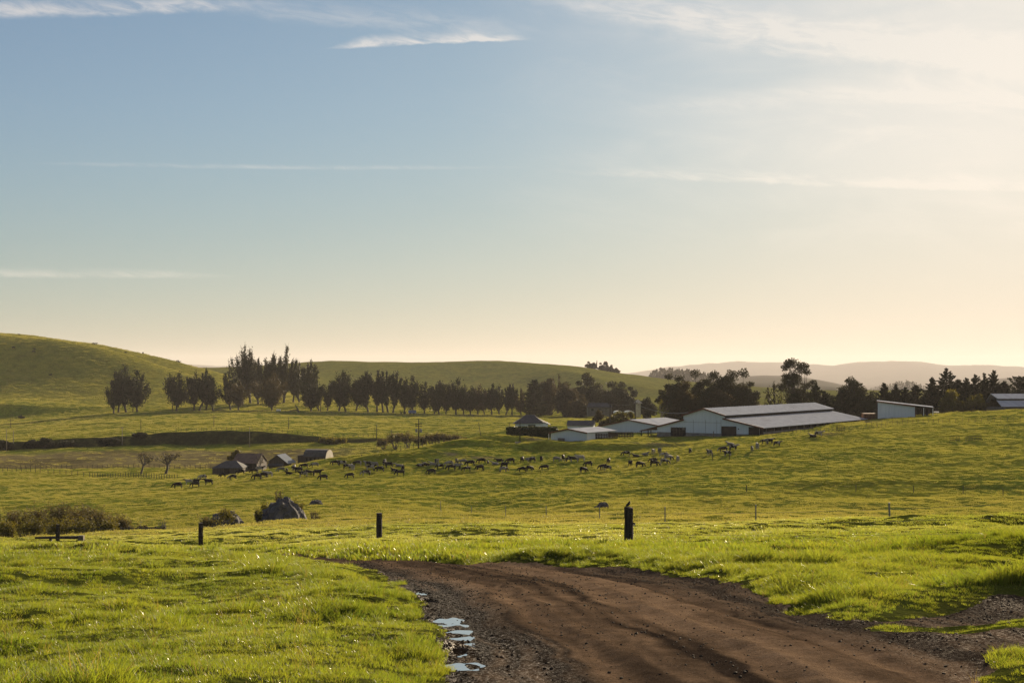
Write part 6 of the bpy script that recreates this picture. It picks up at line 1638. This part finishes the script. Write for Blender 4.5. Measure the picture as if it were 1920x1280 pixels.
# ------------------------------------------------------------------ bird on the post
def bird():
    p, h = TOP_POST; loc = p + Vector((-.02, 0, h + .005))
    r = empty('bird', loc, R(25), 'small dark bird perched on top of the thickest fence post', 'bird')
    m = MB()
    m.tube([(-.075, 0, .02), (-.05, 0, .055), (-.01, 0, .085), (.03, 0, .13), (.045, 0, .165), (.055, 0, .185), (.085, 0, .186)], [.008, .028, .045, .047, .030, .026, .004], 9)
    o = m.build('body', M_TYRE, r, smooth=True)
    m = MB(); m.slab((-.15, -.018, -.005), (-.15, .018, -.005), (-.05, .022, .05), (-.05, -.022, .05), .008); m.build('tail', M_TYRE, r)
    for s in (-1, 1):
        m = MB(); m.tube([(.0, s * .018, .05), (.01, s * .02, -.004)], .004, 4); m.build('leg', M_DARK, r)
        m = MB(); m.tube([(.02, s * .044, .12), (-.03, s * .046, .075), (-.09, s * .022, .03)], [.012, .022, .004], 6); m.build('wing', M_TYRE, r)
bird()

# ------------------------------------------------------------------ cows
def coat(name, thr, white, black, scale=1.1):
    m, t, out = new_mat(name)
    tcn = t.node('ShaderNodeTexCoord'); oi = t.node('ShaderNodeObjectInfo')
    off = t.m('MULTIPLY', oi.outputs['Random'], 37.0)
    va = t.node('ShaderNodeVectorMath', operation='ADD'); t.l.new(tcn.outputs['Object'], va.inputs[0]); t.l.new(t.xyz(off, off, off), va.inputs[1])
    n = t.noise(va.outputs[0], scale, 1.5, 0.45, 0.4)
    col = t.mix(t.rng(n, thr - .02, thr + .02), black, white)
    b = t.node('ShaderNodeBsdfPrincipled'); t.put(b.inputs['Base Color'], col); b.inputs['Roughness'].default_value = .7
    b.inputs['Specular IOR Level'].default_value = .15
    t.l.new(b.outputs[0], out.inputs[0]); return m
COATS = {'black': coat('black_hide', .72, (.20, .19, .17, 1), (.012, .011, .011, 1)), 'black-and-white': coat('patched_hide', .5, (.20, .185, .165, 1), (.013, .012, .012, 1)),
         'mostly white': coat('white_hide', .36, (.24, .22, .195, 1), (.014, .013, .013, 1)), 'pale grey': coat('grey_hide', .25, (.13, .125, .12, 1), (.03, .048, .045, 1))}
def cow_mesh(pose):
    """one continuous body grown with a skin modifier; head towards -x"""
    V = []; E = []; RR = []
    def v(x, y, z, r, parent=None, ry=None):
        V.append((x, y, z)); RR.append((r, ry or r))
        if parent is not None: E.append((parent, len(V) - 1))
        return len(V) - 1
    dz = -0.62 if pose == 'lying' else 0.0
    a = v(.78, 0, 1.18 + dz, .33)                              # rump (root)
    b = v(.35, 0, 1.08 + dz, .43, a); c = v(-.15, 0, 1.05 + dz, .46, b); d = v(-.58, 0, 1.10 + dz, .39, c)
    if pose == 'grazing':
        n1 = v(-.90, 0, .98, .24, d); n2 = v(-1.14, 0, .68, .18, n1); h1 = v(-1.27, 0, .44, .17, n2); h2 = v(-1.38, 0, .20, .11, h1)
        hd = (-1.20, .45); 
    elif pose == 'standing':
        n1 = v(-.86, 0, 1.22, .25, d); n2 = v(-1.08, 0, 1.38, .19, n1); h1 = v(-1.30, 0, 1.40, .17, n2); h2 = v(-1.56, 0, 1.25, .11, h1)
        hd = (-1.22, 1.50)
    else:
        n1 = v(-.84, 0, .78, .17, d); n2 = v(-1.02, 0, 1.0, .13, n1); h1 = v(-1.22, 0, 1.02, .12, n2); h2 = v(-1.46, 0, .88, .075, h1)
        hd = (-1.15, 1.09)
    for s in (-1, 1):                                          # ears
        v(hd[0], s * .22, hd[1], .035, h1)
    if pose != 'lying':
        u = v(.48, 0, .70, .13, b)                             # udder
        for s in (-1, 1):
            k = v(.70, s * .19, .86, .24, a); hk = v(.72, s * .20, .60, .13, k); hock = v(.84, s * .20, .46, .095, hk); f = v(.80, s * .20, .16, .07, hock); v(.76, s * .20, .03, .08, f)
            sh = v(-.60, s * .18, .80, .19, d); kn = v(-.60, s * .19, .45, .105, sh); f = v(-.60, s * .19, .14, .07, kn); v(-.63, s * .19, .03, .08, f)
    else:
        for s in (-1, 1):
            k = v(.55, s * .32, .30, .15, a); v(.15, s * .46, .10, .07, k)
            k = v(-.58, s * .26, .28, .12, d); v(-.95, s * .28, .08, .06, k)
    t = v(.98, 0, 1.12 + dz, .05, a); t2 = v(1.03, 0, .75 + dz * .6, .025, t); v(1.0, 0, max(.42 + dz * .6, .12), .04, t2)
    me = bpy.data.meshes.new('cow_skel'); me.from_pydata(V, E, []); me.update()
    o = bpy.data.objects.new('cow_skel', me); COL.objects.link(o)
    md = o.modifiers.new('skin', 'SKIN'); md.use_smooth_shade = True; md.branch_smoothing = 0.6
    sv = me.skin_vertices[0].data
    for i, (rx, ry) in enumerate(RR): sv[i].radius = (rx, ry)
    for q in sv: q.use_root = False
    sv[0].use_root = True
    o.modifiers.new('sub', 'SUBSURF').levels = 1
    dg = bpy.context.evaluated_depsgraph_get()
    res = bpy.data.meshes.new_from_object(o.evaluated_get(dg))
    bpy.data.objects.remove(o)
    res.name = 'cow_' + pose
    res.polygons.foreach_set('use_smooth', np.ones(len(res.polygons), bool))
    return res
COWM = {}
for ps in ('grazing', 'standing', 'lying'):
    me = cow_mesh(ps)
    for ck, cm in COATS.items():
        q = me.copy(); q.materials.clear(); q.materials.append(cm); COWM[(ps, ck)] = q
# (column, row of the feet, coat, pose, heading) heading: l r a(way) t(owards) and obliques
K, B, Wt, Gy = 'black', 'black-and-white', 'mostly white', 'pale grey'
g_, s_, l_ = 'grazing', 'standing', 'lying'
HERD = [
 (333, 913, K, g_, 'l'), (354, 907, Wt, s_, 'l'), (366, 913, K, g_, 'l'), (368, 906, K, s_, 'r'), (380, 900, B, g_, 'l'), (391, 910, Gy, s_, 'l'), (417, 896, K, g_, 'l'), (436, 900, B, g_, 'l'), (451, 890, K, g_, 'l'), (477, 889, K, g_, 'l'), (487, 886, B, s_, 'r'),
 (482, 902, Gy, g_, 'l'), (494, 899, K, g_, 'l'), (503, 896, Wt, s_, 'l'), (527, 883, Gy, g_, 'l'), (538, 887, Wt, s_, 't'), (542, 891, K, l_, 'l'), (551, 883, B, s_, 'a'), (559, 888, K, s_, 'l'), (570, 880, K, g_, 'l'), (590, 879, B, g_, 'l'), (568, 897, B, s_, 'l'), (578, 893, K, g_, 'r'), (595, 893, Gy, s_, 'r'), (606, 901, K, g_, 'l'),
 (628, 876, K, g_, 'l'), (641, 877, B, s_, 'l'), (651, 880, B, g_, 'r'), (661, 881, Wt, s_, 'a'), (656, 896, K, g_, 'l'), (670, 874, B, g_, 'l'), (686, 892, B, g_, 'l'), (690, 874, B, s_, 'l'), (695, 880, Wt, s_, 'r'), (703, 875, Gy, s_, 'l'), (712, 883, K, g_, 'l'), (721, 872, Wt, s_, 'a'), (729, 876, K, s_, 'l'),
 (748, 873, Gy, l_, 'l'), (740, 882, K, l_, 'l'), (755, 881, B, s_, 'a'), (750, 892, K, g_, 'l'), (787, 874, Wt, l_, 'r'), (800, 873, K, l_, 'l'), (813, 873, B, l_, 'l'), (819, 873, B, s_, 't'), (809, 888, K, g_, 'l'), (825, 882, K, g_, 'l'), (842, 878, B, g_, 'l'), (846, 884, K, g_, 'l'), (858, 882, B, s_, 'r'), (856, 871, Wt, s_, 't'), (868, 871, Gy, g_, 'l'), (875, 884, B, g_, 'l'), (882, 876, K, g_, 'l'), (903, 868, K, g_, 'l'), (915, 868, K, s_, 't'), (900, 882, K, g_, 'l'),
 (929, 870, Gy, l_, 'l'), (937, 867, Gy, s_, 'l'), (957, 867, K, g_, 'l'), (979, 864, K, s_, 'a'), (990, 860, Gy, l_, 'r'), (998, 866, B, g_, 'l'), (1015, 863, K, g_, 'a'), (946, 877, K, s_, 'r'), (944, 884, Wt, g_, 'r'), (979, 885, Gy, g_, 'l'), (993, 884, K, g_, 'ar'), (1021, 882, K, g_, 'l'),
 (1044, 865, Gy, g_, 'r'), (1056, 861, K, s_, 't'), (1066, 866, B, g_, 'l'), (1076, 866, B, s_, 'l'), (1089, 864, Wt, s_, 'l'), (1103, 874, K, g_, 'l'), (1094, 887, K, g_, 'ar'), (1131, 880, K, g_, 'l'), (1139, 883, Wt, g_, 'l'), (1141, 868, K, s_, 'a'),
 (1174, 855, B, g_, 'l'), (1193, 857, K, l_, 'l'), (1209, 855, Gy, l_, 'r'), (1225, 853, Wt, s_, 't'), (1237, 853, Gy, s_, 't'), (1182, 873, K, s_, 't'), (1200, 878, K, g_, 'r'), (1225, 868, K, g_, 'l'), (1246, 859, Wt, g_, 'l'), (1227, 876, K, g_, 'r'), (1246, 873, B, g_, 'r'), (1253, 867, B, g_, 'ar'), (1271, 869, Wt, s_, 'a'),
 (1294, 852, Wt, s_, 't'), (1330, 856, B, s_, 'a'), (1356, 851, B, g_, 'l'), (1364, 857, B, s_, 'l'), (1375, 848, B, s_, 'r'), (1370, 838, Gy, l_, 'l'), (1410, 852, B, s_, 't'), (1420, 846, Wt, s_, 'a'), (1434, 835, B, g_, 'l'), (1443, 835, B, s_, 'r'), (1457, 839, Gy, s_, 'r'), (1525, 821, K, l_, 'l'), (1535, 820, Wt, s_, 'r'),
]
HILL = [(36, 621, K, l_, 'l'), (175, 643, K, g_, 'l'), (180, 643, K, s_, 'r'), (222, 651, K, g_, 'l'), (227, 652, K, s_, 'r'), (236, 660, K, l_, 'l'), (245, 655, K, g_, 'r'), (265, 660, K, g_, 'l'), (268, 663, K, s_, 'a'), (278, 661, K, g_, 'r'), (333, 680, K, g_, 'l'), (336, 682, K, s_, 'r'), (354, 684, K, g_, 'l'), (65, 655, K, l_, 'l'), (63, 661, K, g_, 'r'), (25, 653, K, s_, 'l'), (94, 704, K, l_, 'r')]
ZONES = [(0, 425, 'below the low dark old barn'), (425, 500, 'below the rust-roofed old barn'), (500, 612, 'below the gambrel-roofed barn'), (612, 735, 'around the thick paddock post'), (735, 800, 'under the tall transformer pole'), (800, 925, 'right of the tall transformer pole'), (925, 1030, 'below the concrete bunker'), (1030, 1160, 'below the front white shed'), (1160, 1280, 'below the white barn'), (1280, 1390, 'below the brown barn door'), (1390, 1600, 'on the slope before the barn side')]
def place_cows():
    rg = np.random.default_rng(12)
    hd = {'l': 0, 'r': 180, 'a': -90, 't': 90, 'ar': -150, 'al': -30}
    items = []
    for j, (x, row, ck, ps, dr) in enumerate(HERD):
        if ck == Gy and j % 2: ck = K
        if ck == Wt and j % 3 == 0: ck = B
        Y = find_Y(x, row, 240, 600); zn = next(z for a, b, z in ZONES if a <= x < b)
        items.append((x, Y, ck, ps, dr, zn, 'cows of the herd grazing below the farm'))
    for (x, row, ck, ps, dr) in HILL:
        Y = find_Y(x, row, 800, 1300)
        if Y > 1250: Y = 1178.0
        items.append((x, Y, ck, ps, dr, 'high on the left hill', 'cows on the left hill'))
    cnt = {}; lab = {}
    for i in sorted(range(len(items)), key=lambda i: items[i][0]):
        x, Y, ck, ps, dr, zn, gp = items[i]; key = (ck, ps, zn); cnt[key] = cnt.get(key, 0) + 1; lab[i] = cnt[key]
    for i, (x, Y, ck, ps, dr, zn, gp) in enumerate(items):
        X, _ = XY(x, Y); o = bpy.data.objects.new('cow', COWM[(ps, ck)]); COL.objects.link(o)
        o.location = (X, Y, ground(X, Y) - .06); o.rotation_euler = (0, 0, R(hd[dr] + rg.normal(0, 16)))
        s = rg.uniform(.88, 1.03) * (1.0 if Y < 700 else 1.25); s = .62 if (x == 915 or x == 538) else s; o.scale = (s, s, s)
        n = cnt[(ck, ps, zn)]; k = lab[i]
        pos = '' if n == 1 else ('leftmost ' if k == 1 else 'rightmost ' if k == n else ORD[k - 1] + ' ')
        lb = '%s%s %s cow %s%s' % (pos, ck, ps, zn, '' if pos in ('', 'leftmost ', 'rightmost ') else ', counting from the left')
        tag(o, lb, 'cow', gp)
place_cows()
# ------------------------------------------------------------------ evening haze in the air
def make_haze():
    mb = MB(); mb.box(-16000, 16000, -60, 23500, -260, 240)
    m, t, out = new_mat('warm_haze')
    v = t.node('ShaderNodeVolumePrincipled')
    v.inputs['Color'].default_value = (0.88, 0.84, 0.84, 1)
    v.inputs['Density'].default_value = 0.000038
    m.cycles.volume_sampling = 'DISTANCE'
    v.inputs['Anisotropy'].default_value = 0.15
    t.l.new(v.outputs[0], out.inputs['Volume'])
    o = mb.build('haze', m); o['kind'] = 'stuff'
make_haze()
